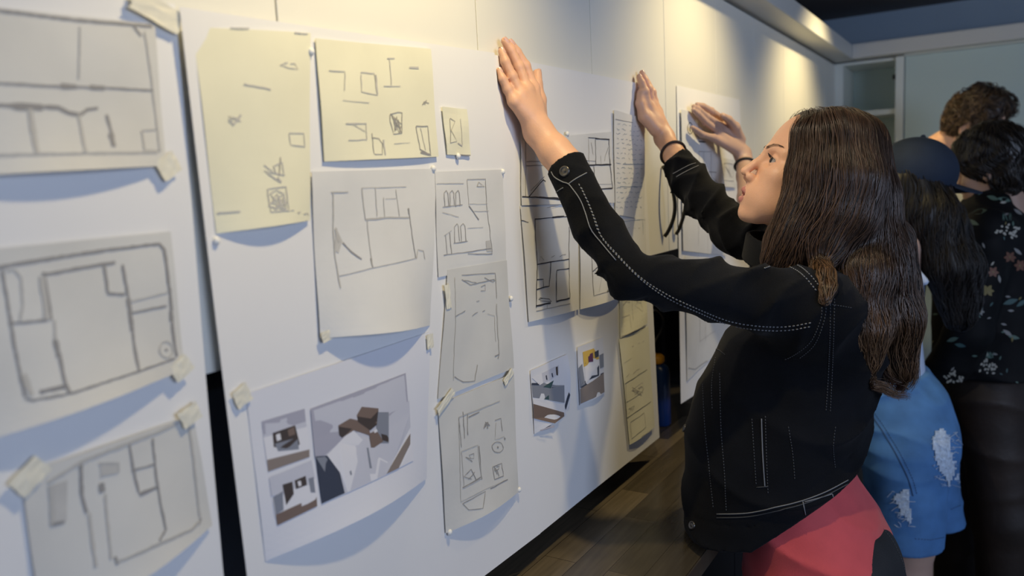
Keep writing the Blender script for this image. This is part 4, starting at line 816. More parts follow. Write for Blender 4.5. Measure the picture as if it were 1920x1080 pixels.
for dx in (0, 7): seam(mb, RJ, sm([(1432+dx, 503-dx), (1465+dx, 497-dx), (1500+dx, 512-dx), (1530+dx, 545-dx)]), .0011, .0008, 0, .0055)
for pl in ([(1254, 302), (1262, 322), (1278, 335), (1296, 322)],): pass
for dx in (0, 6): seam(mb, RJ, sm([(1262+dx, 326+dx), (1276+dx, 318+dx*1), (1292+dx, 310+dx), (1304+dx, 306+dx*.8)]), .0009, .0006, 0)
split_obj(mb, 'seam_stitching', [MT['stitch'], MT['stitch_d']], jk)
for (x, y, r_) in ((1059, 321, .0085), (1284, 803, .0075), (1298, 985, .0075), (1552, 950, .0075)):
    h = RJ.hit(x, y)
    if h is None: continue
    n = h[1] if np.dot(h[1], ray(x, y)) < 0 else -h[1]; u = nrm(np.cross(n, [0, 0, 1])); v = np.cross(n, u); V = []; F = []
    prof = [(1, -.001), (1, .0022), (.8, .0032), (.62, .0020), (.4, .0016), (.25, .0028), (0.01, .0030)]
    for rr, hh in prof: V += [h[0] + n*hh + (u*math.cos(t)+v*math.sin(t))*rr*r_ for t in np.linspace(0, 6.2832, 21)[:-1]]
    F = [(i*20+k, i*20+(k+1) % 20, (i+1)*20+(k+1) % 20, (i+1)*20+k) for i in range(len(prof)-1) for k in range(20)]
    mesh_obj('button', V, F, mat('dark_metal_button', (.12, .115, .11), .3, .9) , jk, True)
# collar band folded over the neck
def collar(P):
    c = to_world((-.045, 0, -.165), HF).astype(np.float32); q = P - c; zz = q[:, 2] + .35*(q[:, 0]); r = np.sqrt((q[:, 0]/.082)**2 + (q[:, 1]/.092)**2)
    d = np.abs((r-1.0-(-zz)*2.2)*.085) - .0045; return smax(d, np.abs(zz+.004)-.026, .006).astype(np.float32)
c = to_world((-.045, 0, -.165), HF); V, Q = iso(collar, c-.15, c+.15, .0035); mesh_obj('collar', V, Q, MT['denim'], jk, True)
# coral shirt
MT['coral'] = mat('coral_cotton', (0.62, 0.075, 0.085), 0.75, var=0.05, vscale=30, bump=0.15, bscale=900, sheen=.2)
SH = [(.70, .420, 1.425, .130, .170), (.80, .420, 1.425, .130, .174), (.90, .410, 1.43, .126, .165), (.98, .370, 1.435, .115, .155), (1.06, .34, 1.44, .10, .14), (1.2, .37, 1.45, .09, .13), (1.28, .40, 1.455, .07, .11)]
def shirt(P):
    d = loft(P, SH, 2.2) - folds(P, (.30, 1.3, .78), (.50, 1.5, 1.05), 34, .006, .4, 2.0) - wav(P, 26, .0012, 2)
    hem = .862 + (P[:, 0]-.30)*(-.10) + .0*P[:, 1]; hem = .800 + (P[:, 0]-.32)*.34
    return smax(d, hem-P[:, 2], .004).astype(np.float32)
V, Q = iso(shirt, (.27, 1.22, .70), (.62, 1.64, 1.42), .0045); mesh_obj('shirt', V, Q, MT['coral'], W1, True)
# white printed top showing at the jacket opening
pts = [PX(1333, 628, .225), PX(1345, 640, .225), PX(1338, 652, .222)]
# trousers and shoes
MT['jeans'] = mat('black_jeans', (0.012, 0.013, 0.016), 0.7, var=.3, vscale=12, bump=.3, bscale=700)
def trousers(P):
    hipc = (.440, 1.425, .84); d = ell(P, hipc, (.116, .166, .12))
    for s in (-1, 1):
        d = smin(d, chain(P, [(.44, 1.425+s*.082, .80), (.42, 1.425+s*.09, .48), (.47, 1.425+s*.10, .10)], [.084, .062, .050], .03), .03)
    d = d - folds(P, (.45, 1.42, .9), (.45, 1.42, .1), 30, .005, 1, 2)
    return smax(d, .07-P[:, 2], .004).astype(np.float32)
V, Q = iso(trousers, (.25, 1.16, .04), (.66, 1.70, 1.04), .006); tj = mesh_obj('trousers', V, Q, MT['jeans'], W1, True)
RT = Raster(V, Q); mb = MB(); seam(mb, RT, sm([(1640, 975), (1670, 1010), (1690, 1050), (1700, 1085)]), .0009, .0006, 0, .005); seam(mb, RT, sm([(1675, 985), (1700, 1030), (1712, 1075)]), .0009, .0006, 0, .005)
split_obj(mb, 'seam_stitching', [MT['stitch_d']], tj)
def shoes_sdf(cx, cy, fx, fy):
    def g(P):
        d = None
        for s in (-1, 1):
            a = np.array([cx - fy*s*.1, cy + fx*s*.1, .05]); b = a + np.array([fx, fy, 0])*.15 + np.array([0, 0, -.012]); e = cap(P, a, b, .045, .036); d = e if d is None else np.minimum(d, e)
        return smax(d, -P[:, 2]+.002, .004).astype(np.float32)
    return g
def shoes(par, cx, cy, ang, m):
    fx, fy = math.cos(ang), math.sin(ang); V, Q = iso(shoes_sdf(cx, cy, fx, fy), (cx-.3, cy-.3, -.01), (cx+.3, cy+.3, .12), .008); mesh_obj('shoes', V, Q, m, par, True)
MT['shoe'] = mat('dark_shoes', (.02, .02, .022), .5)
shoes(W1, .47, 1.425, math.pi, MT['shoe'])
# hair -----------------------------------------------------------
NY = HY - .072
def HP(px, py, y): return PY(px, py, y)
hl = [(.0, "")]
fl_pts = [HP(1528, 262, NY+.01), HP(1520, 330, NY-.002), HP(1506, 400, NY-.012), HP(1478, 455, NY-.028), HP(1450, 485, NY-.045)]
md_pts = [HP(1560, 262, NY+.004), HP(1564, 330, NY-.012), HP(1540, 400, NY-.022), HP(1503, 450, NY-.034), HP(1462, 486, NY-.045)]
m2_pts = [HP(1588, 278, NY+.02), HP(1600, 340, NY-.002), HP(1584, 405, NY-.014), HP(1540, 458, NY-.030), HP(1492, 494, NY-.045)]
tp_pts = [HP(1500, 466, NY-.038)]
for q_ in ((1532, 494), (1547, 516), (1553, 538), (1547, 562)):
    h_ = RJ.hit(*q_); tp_pts.append(h_[0] + nrm(CAM - h_[0])*.004)
bk_pts = [HP(1588, 285, HY), HP(1614, 380, HY-.01), HP(1642, 500, HY-.03), HP(1668, 600, HY-.03), HP(1682, 672, HY-.03)]
b2_pts = [HP(1585, 300, HY-.04), HP(1605, 420, HY-.05), HP(1612, 520, HY-.09), HP(1614, 620, HY-.105), HP(1622, 665, HY-.105)]
b3_pts = [HP(1585, 295, HY+.06), HP(1610, 400, HY+.06), HP(1650, 520, HY+.04), HP(1665, 620, HY+.04), HP(1680, 690, HY+.04)]
rt_pts = [to_world((.02, -.075, -.0), HF), to_world((-.03, -.085, -.06), HF), np.array([.50, 1.60, 1.42]), np.array([.54, 1.60, 1.30])]
def hair(P):
    q = to_local(P, HF)
    sc = ell(q, (-.012, 0, .016), (.092, .083, .077))
    sc = smin(sc, ell(q, (-.028, 0, -.03), (.078, .083, .07)), .02)
    # cut away the face: everything in front of a slanted hairline
    fr = q[:, 0] - (.064 + (q[:, 2]-.060)*.30 + np.where(q[:, 2] < .03, (q[:, 2]-.03)*.30, 0))
    sc = smax(sc, fr, .012)
    d = chain(P, fl_pts, [.030, .032, .034, .030, .013], .02)
    d = smin(d, chain(P, md_pts, [.046, .044, .040, .034, .016], .02), .02); d = smin(d, chain(P, m2_pts, [.046, .044, .042, .036, .018], .02), .02)
    d = smin(d, chain(P, tp_pts, [.020, .011, .008, .006, .003], .008), .012)
    b = chain(P, bk_pts, [.062, .055, .050, .045, .026], .02); b = smin(b, chain(P, b2_pts, [.045, .036, .034, .034, .018], .02), .025); b = smin(b, chain(P, b3_pts, [.06, .055, .045, .04, .03], .02), .03)
    d = smin(d, b, .012); d = smin(d, chain(P, rt_pts, [.03, .036, .04, .02], .02), .03)
    d = smin(sc, d, .03)
    d = smax(d, -(ell(q, (.075, 0, -.06), (.060, .066, .12))), .006)
    d = d - .0022*np.sin(P[:, 0]*75 + 3*np.sin(P[:, 2]*11) + 2*np.sin(P[:, 1]*30))*np.sin(P[:, 1]*60+P[:, 0]*20+2*np.sin(P[:, 2]*17))
    return d.astype(np.float32)
lo, hi = bb(fl_pts+bk_pts+b3_pts+rt_pts+[to_world((.06, 0, .12), HF), to_world((-.12, 0, .1), HF), to_world((0, -.1, 0), HF)], .075)
Vr, Qr = iso(hair, lo, hi, .0042)
MT['hair1'] = hair_mat('brown_hair', (0.008, 0.005, 0.0035), (0.125, 0.070, 0.042), .34, (0.26, 0.15, 0.075))
hb = mesh_obj('hair', Vr, Qr, MT['hair1'], W1, True, cols=np.tile([.05, 0, 0], (len(Vr), 1)))
# combed locks
q_h = Vr.astype(np.float32); q = to_local(q_h, HF)
ok = (Vr[:, 2] > hc[2] - .02) & (np.abs(q[:, 1]) < .12)
cand = Vr[ok]; sd = cand[rng.integers(0, len(cand), 3600)]
top = to_local(cand.astype(np.float32), HF); tsel = cand[(top[:, 2] > .075)]; sd = np.concatenate([sd, tsel[rng.integers(0, len(tsel), 1500)]])
ok2 = Vr[:, 2] <= hc[2]; c2 = Vr[ok2]; sd2 = c2[rng.integers(0, len(c2), 3400)]
GP = []
for pts in (fl_pts, md_pts, m2_pts, tp_pts, bk_pts, b2_pts, b3_pts, rt_pts):
    sp = smooth_pts(pts, 24); T = np.gradient(sp, axis=0); T /= np.linalg.norm(T, axis=1)[:, None]; GP += [(a, b) for a, b in zip(sp, T)]
GA = np.array([g[0] for g in GP], np.float32); GT = np.array([g[1] for g in GP], np.float32)
def flow(P, t):
    q = to_local(P, HF); s = np.sign(q[:, 1] + 1e-5)
    loc = np.stack([-.25*np.ones(len(q)) - .2*(q[:, 0] < -.02), s*1.2, -.35 - 0*q[:, 0]], 1).astype(np.float32)
    crown = loc @ HF[1].T.astype(np.float32)
    D = ((P[:, None, :]-GA[None])**2).sum(2); W = np.exp(-D/(2*.021**2)) + 1e-9; G = (W[:, :, None]*GT[None]).sum(1)/W.sum(1)[:, None]
    G[:, 2] -= .15
    a = np.clip((q[:, 2]-.045)/.05, 0, 1)[:, None]
    return crown*a + G*(1-a)
ZF = float(HP(1660, 650, HY)[2]); ZM = (float(HP(1660, 748, HY)[2]), float(HP(1660, 700, HY)[2]))
V1, F1, T1 = strands(hair, sd, flow, 62, .0085, .0012, (.000, .0060), .0030, .08, lenr=(.7, 1), seed=1, zfree=ZF, zmin=ZM)
V2, F2, T2 = strands(hair, sd2, flow, 46, .0085, .0012, (.000, .0080), .004, .07, lenr=(.5, 1), seed=2, zfree=ZF, zmin=ZM)
V = np.concatenate([V1, V2]); F = np.concatenate([F1, F2+len(V1)]); T = np.concatenate([T1, T2])
tip = np.maximum(np.clip((1.40 - V[:, 2])/.14, 0, 1), np.clip(1.2-np.sqrt(((V - tp_pts[2])**2).sum(1))/.045, 0, 1)*1.2)*.75*np.clip(T*1.6-.2, 0, 1)
mesh_obj('hair_strands', V, F, MT['hair1'], hb, True, cols=np.stack([T, tip, 0*T], 1))
# ------------------------------------------------------------------ person in the navy cap
P2Y = 2.40
h2 = PY(1724, 338, P2Y); F2f = frame(h2, math.radians(35), math.radians(-10))
W2 = thing('person', 'person in a navy cap and ripped blue denim shorts, black band on the raised wrist', 'person', (.50, 2.36, 0))
W2B = np.array([.50, 2.36, 0.])
JJ = lambda px, py, x: PX(px, py, x)
w2 = JJ(1394, 290, .075)
J2 = dict(wrist=w2, mcp=[JJ(1364, 231, .040), JJ(1355, 238, .040), JJ(1346, 247, .038), JJ(1337, 258, .034)], pip=[JJ(1333, 208, .032), JJ(1325, 219, .032), JJ(1323, 229, .030), JJ(1316, 252, .028)],
          dip=[JJ(1318, 199, .026), JJ(1310, 206, .026), JJ(1308, 213, .026), JJ(1305, 244, .026)], tip=[JJ(1307, 196, .022), JJ(1301, 200, .022), JJ(1300, 206, .022), JJ(1298, 239, .024)],
          thumb=[JJ(1388, 262, .070), JJ(1378, 238, .068), JJ(1366, 224, .064), JJ(1355, 217, .062)])
e2 = JJ(1405, 372, .12); e2b = np.array([.16, 2.26, 1.36]); s2l = np.array([.40, 2.24, 1.335])
neck2 = to_world((-.055, 0, -.19), F2f)
def arm2(P): return smin(hand_sdf(P, J2), chain(P, [w2, w2*.5+e2*.5, e2, e2b], [.022, .025, .030, .036], .01), .016)
lo, hi = bb([w2, e2, e2b] + J2['tip'] + J2['thumb'], .05); Va, Qa = iso(arm2, lo, hi, .0028)
def body2(P):
    d = chain(P, [e2b, s2l], [.037, .045], .01)
    d = smin(d, loft(P, [(.98, .405, 2.36, .10, .14), (1.12, .39, 2.36, .10, .13), (1.25, .405, 2.36, .100, .15), (1.33, .43, 2.365, .080, .14), (1.40, .47, 2.37, .055, .07)], 2.1), .03)
    d = smin(d, cap(P, s2l, (.46, 2.38, 1.36), .048, .06), .03)
    s2r = np.array([.43, 2.50, 1.33]); d = smin(d, chain(P, [s2r, (.35, 2.54, 1.10), (.22, 2.52, 1.02)], [.05, .038, .028], .01), .03)
    for s in (-1, 1): d = smin(d, chain(P, [(.50, 2.36+s*.09, .62), (.48, 2.36+s*.09, .45), (.50, 2.36+s*.09, .09)], [.075, .058, .04], .02), .01)
    q = to_local(P, F2f); return smin(d, head_sdf(q, (-.055, 0, -.19)), .02).astype(np.float32)
Vb, Qb = iso(body2, (.05, 2.10, .06), (.75, 2.66, 1.82), .006)
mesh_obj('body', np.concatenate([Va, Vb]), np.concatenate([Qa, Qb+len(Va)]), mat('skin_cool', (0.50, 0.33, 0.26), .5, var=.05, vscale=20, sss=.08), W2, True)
ax = nrm(e2-w2); c = PX(1396, 312, .085); u = nrm(np.cross(ax, [0, 0, 1])); v = np.cross(ax, u); c = w2 + ax*float((c-w2) @ ax)
mesh_obj('wristband', *tube_vf([c + (u*math.cos(t)+v*math.sin(t))*.0268 for t in np.linspace(0, 6.283, 33)], .0032, 8, False), mat('black_band', (.01, .01, .01), .6), W2, True)
# tank top in pale blue-white
MT['tank'] = mat('pale_blue_cotton', (.55, .66, .85), .7, var=.04, vscale=20)
def tank(P):
    d = loft(P, [(.95, .405, 2.36, .115, .155), (1.12, .39, 2.36, .112, .145), (1.24, .403, 2.36, .110, .162), (1.30, .42, 2.365, .10, .15)], 2.1)
    st = np.minimum(cap(P, (.35, 2.29, 1.24), (.41, 2.29, 1.395), .010), cap(P, (.41, 2.29, 1.395), (.515, 2.29, 1.26), .010))
    st = np.minimum(st, np.minimum(cap(P, (.35, 2.43, 1.24), (.41, 2.43, 1.395), .010), cap(P, (.41, 2.43, 1.395), (.515, 2.43, 1.26), .010)))
    return smin(smax(d, P[:, 2]-1.25-.2*(P[:, 0]-.5), .004), st, .01).astype(np.float32)
V, Q = iso(tank, (.3, 2.1, .94), (.7, 2.6, 1.44), .005); mesh_obj('tank_top', V, Q, MT['tank'], W2, True)
# ripped denim shorts
MT['blue_denim'] = mat('blue_denim', (.070, .205, .46), .75, var=.22, vscale=14, bump=.3, bscale=600); MT['fray'] = mat('frayed_white_denim', (.55, .66, .80), .85, var=.25, vscale=120, bump=.6, bscale=300); MT['bstitch'] = mat('blue_stitching', (.05, .11, .24), .7)
hp = np.array([.50, 2.33, .86])
legA = PY(1745, 1000, 2.24); legB = PY(1790, 935, 2.42)
def shorts(P):
    d = ell(P, (.455, 2.345, .86), (.135, .165, .155)); d = smin(d, ell(P, (.495, 2.33, .80), (.115, .15, .12)), .03)
    d = smin(d, loft(P, [(.82, .455, 2.345, .13, .165), (.97, .415, 2.36, .118, .155), (1.0, .41, 2.36, .114, .153)], 2.2), .02)
    d = smin(d, cap(P, (.475, 2.27, .80), (.485, 2.25, .44), .105, .090), .03); d = smin(d, cap(P, (.49, 2.42, .80), (.545, 2.44, .44), .10, .085), .012)
    d = d - folds(P, (.5, 2.3, 1.0), (.5, 2.3, .5), 34, .006, .7, 2) - wav(P, 22, .0025, 1)
    return smax(d, .545-P[:, 2]-.0, .004).astype(np.float32)
V, Q = iso(shorts, (.28, 2.08, .48), (.74, 2.62, 1.04), .005); sh = mesh_obj('denim_shorts', V, Q, MT['blue_denim'], W2, True)
R2 = Raster(V, Q); mb = MB()
seam(mb, R2, sm([(1612, 745), (1650, 800), (1680, 850), (1702, 895), (1712, 930)]), .0014, .001); seam(mb, R2, sm([(1620, 745), (1658, 800), (1688, 850), (1710, 895), (1720, 930)]), .0011, .001, 0, .007)
seam(mb, R2, [(1715, 1010), (1745, 1012), (1776, 1006)], .0012, .001, 0, .008); seam(mb, R2, [(1782, 955), (1812, 942)], .0012, .001, 0, .008)
split_obj(mb, 'seam_stitching', MT['bstitch'], sh)
def patch(name, R, poly, m, par, off=.0018, seed=1, rag=3):
    r = random.Random(seed); poly = densify(poly + [poly[0]], 7)[:-1]; poly = [(x+r.uniform(-rag, rag), y+r.uniform(-rag, rag)) for x, y in poly]
    xs = [p[0] for p in poly]; ys = [p[1] for p in poly]; st = 4.0; grid = {}; V = []; F = []
    def inside(x, y):
        c = False; j = len(poly)-1
        for i in range(len(poly)):
            if ((poly[i][1] > y) != (poly[j][1] > y)) and (x < (poly[j][0]-poly[i][0])*(y-poly[i][1])/(poly[j][1]-poly[i][1]+1e-9)+poly[i][0]): c = not c
            j = i
        return c
    nx = int((max(xs)-min(xs))/st)+2; ny = int((max(ys)-min(ys))/st)+2
    for i in range(nx):
        for j in range(ny):
            x, y = min(xs)+i*st, min(ys)+j*st
            if inside(x, y):
                h = R.hit(x, y)
                if h is not None:
                    n = h[1] if np.dot(h[1], ray(x, y)) < 0 else -h[1]; grid[i, j] = len(V); V.append(h[0]+n*(off+r.uniform(0, .0008)))
    for (i, j) in grid:
        if (i+1, j) in grid and (i+1, j+1) in grid and (i, j+1) in grid:
            q = [grid[i, j], grid[i+1, j], grid[i+1, j+1], grid[i, j+1]]
            if max(np.linalg.norm(V[q[0]]-V[k]) for k in q) < .03: F.append(tuple(q))
    N = len(V); V += [v + np.array([0, .0012, 0]) for v in V]
    return mesh_obj(name, V, F, m, par, True)
patch('frayed_patch', R2, [(1752, 805), (1768, 800), (1778, 815), (1786, 850), (1796, 880), (1800, 905), (1786, 900), (1778, 915), (1764, 890), (1752, 865), (1745, 825)], MT['fray'], sh)
patch('frayed_patch', R2, [(1672, 925), (1690, 915), (1706, 912), (1710, 950), (1712, 990), (1700, 975), (1680, 950)], MT['fray'], sh, seed=5)
mb = MB(); r = random.Random(4)
for k in range(70):
    x, y = (r.uniform(1750, 1796), r.uniform(805, 910)) if k < 50 else (r.uniform(1675, 1708), r.uniform(920, 985))
    seam(mb, R2, [(x, y), (x+r.uniform(-10, 10), y+r.uniform(-3, 6)), (x+r.uniform(-16, 16), y+r.uniform(0, 10))], .0006, .003)
mb.obj('loose_threads', MT['fray'], sh)['kind'] = 'stuff'
shoes(W2, .50, 2.36, math.pi, MT['shoe'])
# cap
MT['navy'] = mat('navy_cotton', (.009, .021, .048), .8, var=.15, vscale=25, bump=.2, bscale=500)
def capf(P):
    q = to_local(P, F2f); d = ell(q, (-.012, 0, .022), (.106, .090, .092)); d = smax(d, -(q[:, 2]+.012+.12*q[:, 0]*0), .004)
    bq = q - A(.085, 0, .002); br = np.sqrt((bq[:, 0]/.085)**2+(bq[:, 1]/.078)**2); pl = np.abs(bq[:, 2] + .9*bq[:, 1]**2*4 + .15*bq[:, 0]) - .0022
    b = smax(np.maximum((br-1)*.07, -(bq[:, 0]+.03)), pl, .003); d = smin(d, b, .004)
    return smin(d, np.linalg.norm(q - A(-.012, 0, .115), axis=1)-.007, .002).astype(np.float32)
V, Q = iso(capf, h2-.22, h2+.22, .0035); cp = mesh_obj('cap', V, Q, MT['navy'], W2, True)
# long dark hair under the cap
def hair2(P):
    q = to_local(P, F2f); d = ell(q, (-.02, 0, -.020), (.095, .080, .080)); d = smax(d, q[:, 0]-.045, .01); d = smax(d, q[:, 2]-.03, .01)
    d = smin(d, chain(P, [to_world((-.05, 0, -.03), F2f), PY(1742, 410, 2.36), PY(1782, 500, 2.34), PY(1800, 590, 2.36)], [.075, .072, .056, .040], .03), .03)
    d = smin(d, chain(P, [to_world((-.02, .05, -.05), F2f), PY(1706, 400, 2.34), PY(1712, 440, 2.33)], [.04, .040, .018], .03), .03)
    d = smin(d, chain(P, [PY(1775, 430, 2.39), PY(1806, 500, 2.40), PY(1822, 560, 2.40)], [.05, .045, .025], .03), .03)
    return (d - .002*np.sin(P[:, 0]*150+3*np.sin(P[:, 2]*20)+P[:, 1]*80)).astype(np.float32)
V, Q = iso(hair2, (.35, 2.1, 1.15), (.85, 2.6, 1.8), .006)
MT['hair2'] = hair_mat('dark_hair', (.0035, .003, .0025), (.016, .012, .010), .5)
hb = mesh_obj('hair', V, Q, MT['hair2'], W2, True, cols=np.tile([.05, 0, 0], (len(V), 1)))
down = lambda P, t: np.stack([.12*np.sin(P[:, 2]*40+P[:, 0]*30), .12*np.cos(P[:, 2]*37), -np.ones(len(P))], 1)
sd = V[rng.integers(0, len(V), 1300)]; v_, f_, t_ = strands(hair2, sd, down, 26, .009, .0022, (0, .005), .004, .06, seed=5); mesh_obj('hair_strands', v_, f_, MT['hair2'], hb, True, cols=np.stack([t_, 0*t_, 0*t_], 1))
# ------------------------------------------------------------------ person in the floral shirt
h3 = PY(1853, 302, 2.80); F3 = frame(h3, math.radians(165), math.radians(-14))
c3 = PY(1850, 560, 2.80)
W3 = thing('person', 'person with short black hair in a black shirt printed with flowers', 'person', (c3[0], 2.80, 0)); X3 = float(c3[0])
def body3(P):
    q = to_local(P, F3); d = head_sdf(q, (-.02, 0, -.19))
    nb = to_world((-.02, 0, -.19), F3); d = smin(d, ell(P, (X3, 2.80, 1.30), (.13, .17, .10)), .03)
    for s in (-1, 1): d = smin(d, chain(P, [(X3-.02, 2.80+s*.20, 1.25), (X3-.05, 2.80+s*.22, 1.02), (X3-.10, 2.80+s*.19, .98), (X3-.12, 2.80+s*.17, .97)], [.04, .034, .026, .025], .01), .02)
    return d.astype(np.float32)
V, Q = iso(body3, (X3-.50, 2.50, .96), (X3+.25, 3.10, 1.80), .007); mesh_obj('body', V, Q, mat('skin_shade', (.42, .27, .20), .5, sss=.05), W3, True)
MT['floral'] = mat('black_floral_cloth', (.004, .0045, .0055), .7, spec=.2, var=.3, vscale=20)
def shirt3(P):
    d = loft(P, [(.90, X3+.015, 2.80, .165, .19), (1.00, X3+.01, 2.80, .160, .19), (1.15, X3, 2.80, .150, .19), (1.28, X3, 2.80, .145, .205), (1.38, X3, 2.80, .115, .19), (1.435, X3+.0, 2.80, .075, .11), (1.47, X3+.01, 2.80, .066, .07), (1.51, X3+.012, 2.80, .062, .064)], 2.2)
    for s in (-1, 1): d = smin(d, chain(P, [(X3, 2.80+s*.165, 1.36), (X3-.02, 2.80+s*.22, 1.25), (X3-.04, 2.80+s*.235, 1.08), (X3-.10, 2.80+s*.20, .95)], [.070, .068, .062, .055], .02), .03)
    d = d - folds(P, (X3, 2.80, .95), (X3, 2.80, 1.4), 30, .008, 2, 2.2) - wav(P, 18, .003, 1)
    return smax(d, .925-P[:, 2], .004).astype(np.float32)
V3, Q3 = iso(shirt3, (X3-.32, 2.48, .88), (X3+.26, 3.12, 1.52), .006); R3 = Raster(V3, Q3)
cols3 = [mat('petal_cream', (.42, .41, .35), .6), mat('leaf_sage', (.10, .17, .14), .6), mat('petal_rust', (.15, .065, .04), .6), mat('petal_ochre', (.19, .16, .06), .6), mat('petal_grey', (.25, .25, .24), .6), mat('leaf_teal', (.05, .11, .11), .6)]
mb = MB(); r = random.Random(11)
def petal(x, y, a, L, wd, mi):
    P = []
    for t in np.linspace(0, 1, 6): P.append((x+math.cos(a)*L*t - math.sin(a)*wd*math.sin(math.pi*t), y+math.sin(a)*L*t + math.cos(a)*wd*math.sin(math.pi*t)))
    for t in np.linspace(1, 0, 6)[1:-1]: P.append((x+math.cos(a)*L*t + math.sin(a)*wd*math.sin(math.pi*t), y+math.sin(a)*L*t - math.cos(a)*wd*math.sin(math.pi*t)))
    V = []
    for q in P:
        h = R3.hit(*q)
        if h is None: return
        n = h[1] if np.dot(h[1], ray(*q)) < 0 else -h[1]; V.append(h[0]+n*.0012)
    if max(np.linalg.norm(V[0]-v) for v in V) > .08: return
    mb.add((V, [tuple(range(len(V)))]), mi)
def spray(x, y, n, R, mi, L=7, wd=2.2):
    for k in range(n): a = r.uniform(0, 6.28); d = R*r.random()**.6; petal(x+math.cos(a)*d, y+math.sin(a)*d*.7, r.uniform(0, 6.28), r.uniform(.6, 1.2)*L, wd, mi)
def flower(x, y, R, mi):
    for k in range(6): petal(x, y, k*1.047+r.uniform(-.2, .2), R, R*.28, mi)
    petal(x-2, y, 0, 4, 2, 3)
def leaf(x, y, a, L, mi): petal(x, y, a, L, L*.17, mi)
spray(1888, 432, 26, 20, 0); spray(1790, 712, 26, 20, 0); spray(1855, 688, 24, 19, 0, 6, 2)
for k in range(6): petal(1880+k*3, 415, -1.57+r.uniform(-.5, .5), 16, .9, 1); petal(1848+k*3, 672, -1.57+r.uniform(-.5, .5), 14, .9, 1)
for x, y, R_, mi in ((1893, 482, 12, 2), (1912, 498, 12, 2), (1862, 510, 11, 2), (1836, 567, 10, 4), (1778, 568, 10, 3), (1796, 575, 10, 2), (1851, 545, 13, 3), (1866, 734, 12, 3), (1906, 748, 12, 3), (1838, 584, 8, 4), (1905, 745, 9, 1)): flower(x, y, R_, mi)
for x, y, a, L_, mi in ((1845, 355, -.7, 18, 5), (1800, 388, .1, 34, 1), (1822, 400, -.2, 30, 5), (1812, 412, .4, 26, 1), (1850, 368, .3, 24, 1), (1870, 372, .2, 26, 1), (1900, 392, .6, 20, 4), (1818, 455, .6, 14, 0), (1838, 470, 1.9, 18, 0), (1842, 455, 1.2, 12, 4), (1900, 465, .7, 20, 4),
   (1872, 515, 1.4, 16, 4), (1880, 570, -.3, 30, 5), (1905, 575, -.6, 24, 5), (1760, 632, .2, 22, 1), (1775, 640, -.3, 24, 1), (1790, 645, .2, 22, 5), (1765, 615, .4, 18, 1), (1880, 618, .6, 22, 4), (1890, 630, .2, 22, 1), (1895, 738, -.4, 26, 1), (1875, 720, .5, 20, 3), (1770, 735, .1, 22, 1), (1835, 745, .2, 20, 2), (1800, 545, .5, 14, 4)): leaf(x, y, a, L_, mi)
for k in range(60):
    x, y = r.uniform(1745, 1918), r.uniform(360, 765); leaf(x, y, r.uniform(0, 6.28), r.uniform(6, 13), r.choice([0, 1, 1, 3, 4, 5, 5]))
nb_ = len(V3); mesh_v = list(V3) + [np.array(v) for v in mb.v]; mesh_f = [tuple(int(i) for i in q) for q in Q3] + [tuple(i+nb_ for i in f) for f in mb.f]
mesh_obj('shirt', mesh_v, mesh_f, [MT['floral']] + cols3, W3, True, [0]*len(Q3) + [m_+1 for m_ in mb.m])
MT['trouser3'] = mat('dark_brown_trousers', (.022, .014, .010), .6, var=.35, vscale=8, bump=.4, bscale=40)
def tr3(P):
    d = ell(P, (X3, 2.80, .88), (.14, .17, .13))
    for s, dx in ((-1, .03), (1, -.03)): d = smin(d, chain(P, [(X3+dx*.5, 2.80+s*.09, .85), (X3+dx*2.2, 2.80+s*.10, .48), (X3+dx*2.2, 2.80+s*.10, .10)], [.10, .085, .065], .03), .02)
    d = d - folds(P, (X3, 2.80, .9), (X3, 2.80, .1), 26, .009, .5, 2)
    return smax(d, .06-P[:, 2], .004).astype(np.float32)
V, Q = iso(tr3, (X3-.24, 2.52, .04), (X3+.28, 3.08, 1.02), .008); mesh_obj('trousers', V, Q, MT['trouser3'], W3, True)
shoes(W3, X3, 2.80, math.pi, MT['shoe'])
def mop(fr, parts, cut, par, seed, m, width=.0028, n=1200, st=14, lift=.008, wv=.008, curly=False, step=.009):
    def f(P):
        q = to_local(P, fr); d = ell(q, *parts[0])
        for c_, r_ in parts[1:]: d = smin(d, ell(q, c_, r_), .025)
        d = cut(q, d); return (d - .0028*np.sin(P[:, 0]*110+3*np.sin(P[:, 2]*50)+P[:, 1]*90)).astype(np.float32)
    V, Q = iso(f, fr[0]-.19, fr[0]+.19, .005); hb = mesh_obj('hair', V, Q, m, par, True, cols=np.tile([.08, 0, 0], (len(V), 1)))
    def fl(P, t):
        q = to_local(P, fr); loc = np.stack([.6*np.sin(q[:, 1]*60+q[:, 2]*40) + (q[:, 0]*6 if not curly else 0), np.sin(q[:, 0]*70+q[:, 2]*30)*(1.5 if curly else .4)+np.sign(q[:, 1])*.5, -1.0+1.0*curly*np.sin(q[:, 0]*50)], 1)
        return loc.astype(np.float32) @ fr[1].T.astype(np.float32)
    sd = V[rng.integers(0, len(V), n)]; v_, f_, t_ = strands(f, sd, fl, st, step, width, (0, lift), wv, .04, seed=seed); mesh_obj('hair_strands', v_, f_, m, hb, True, cols=np.stack([t_, 0*t_, 0*t_], 1))
def cut3(q, d): return smax(d, -(ell(q, (.085, 0, -.07), (.065, .075, .12))), .012)
MT['hair3'] = hair_mat('black_hair', (.005, .0042, .004), (.035, .025, .018), .4)
mop(F3, [((-.012, 0, .020), (.108, .096, .096)), ((-.045, 0, -.055), (.065, .080, .070))], cut3, W3, 8, MT['hair3'], wv=.003, lift=.005)
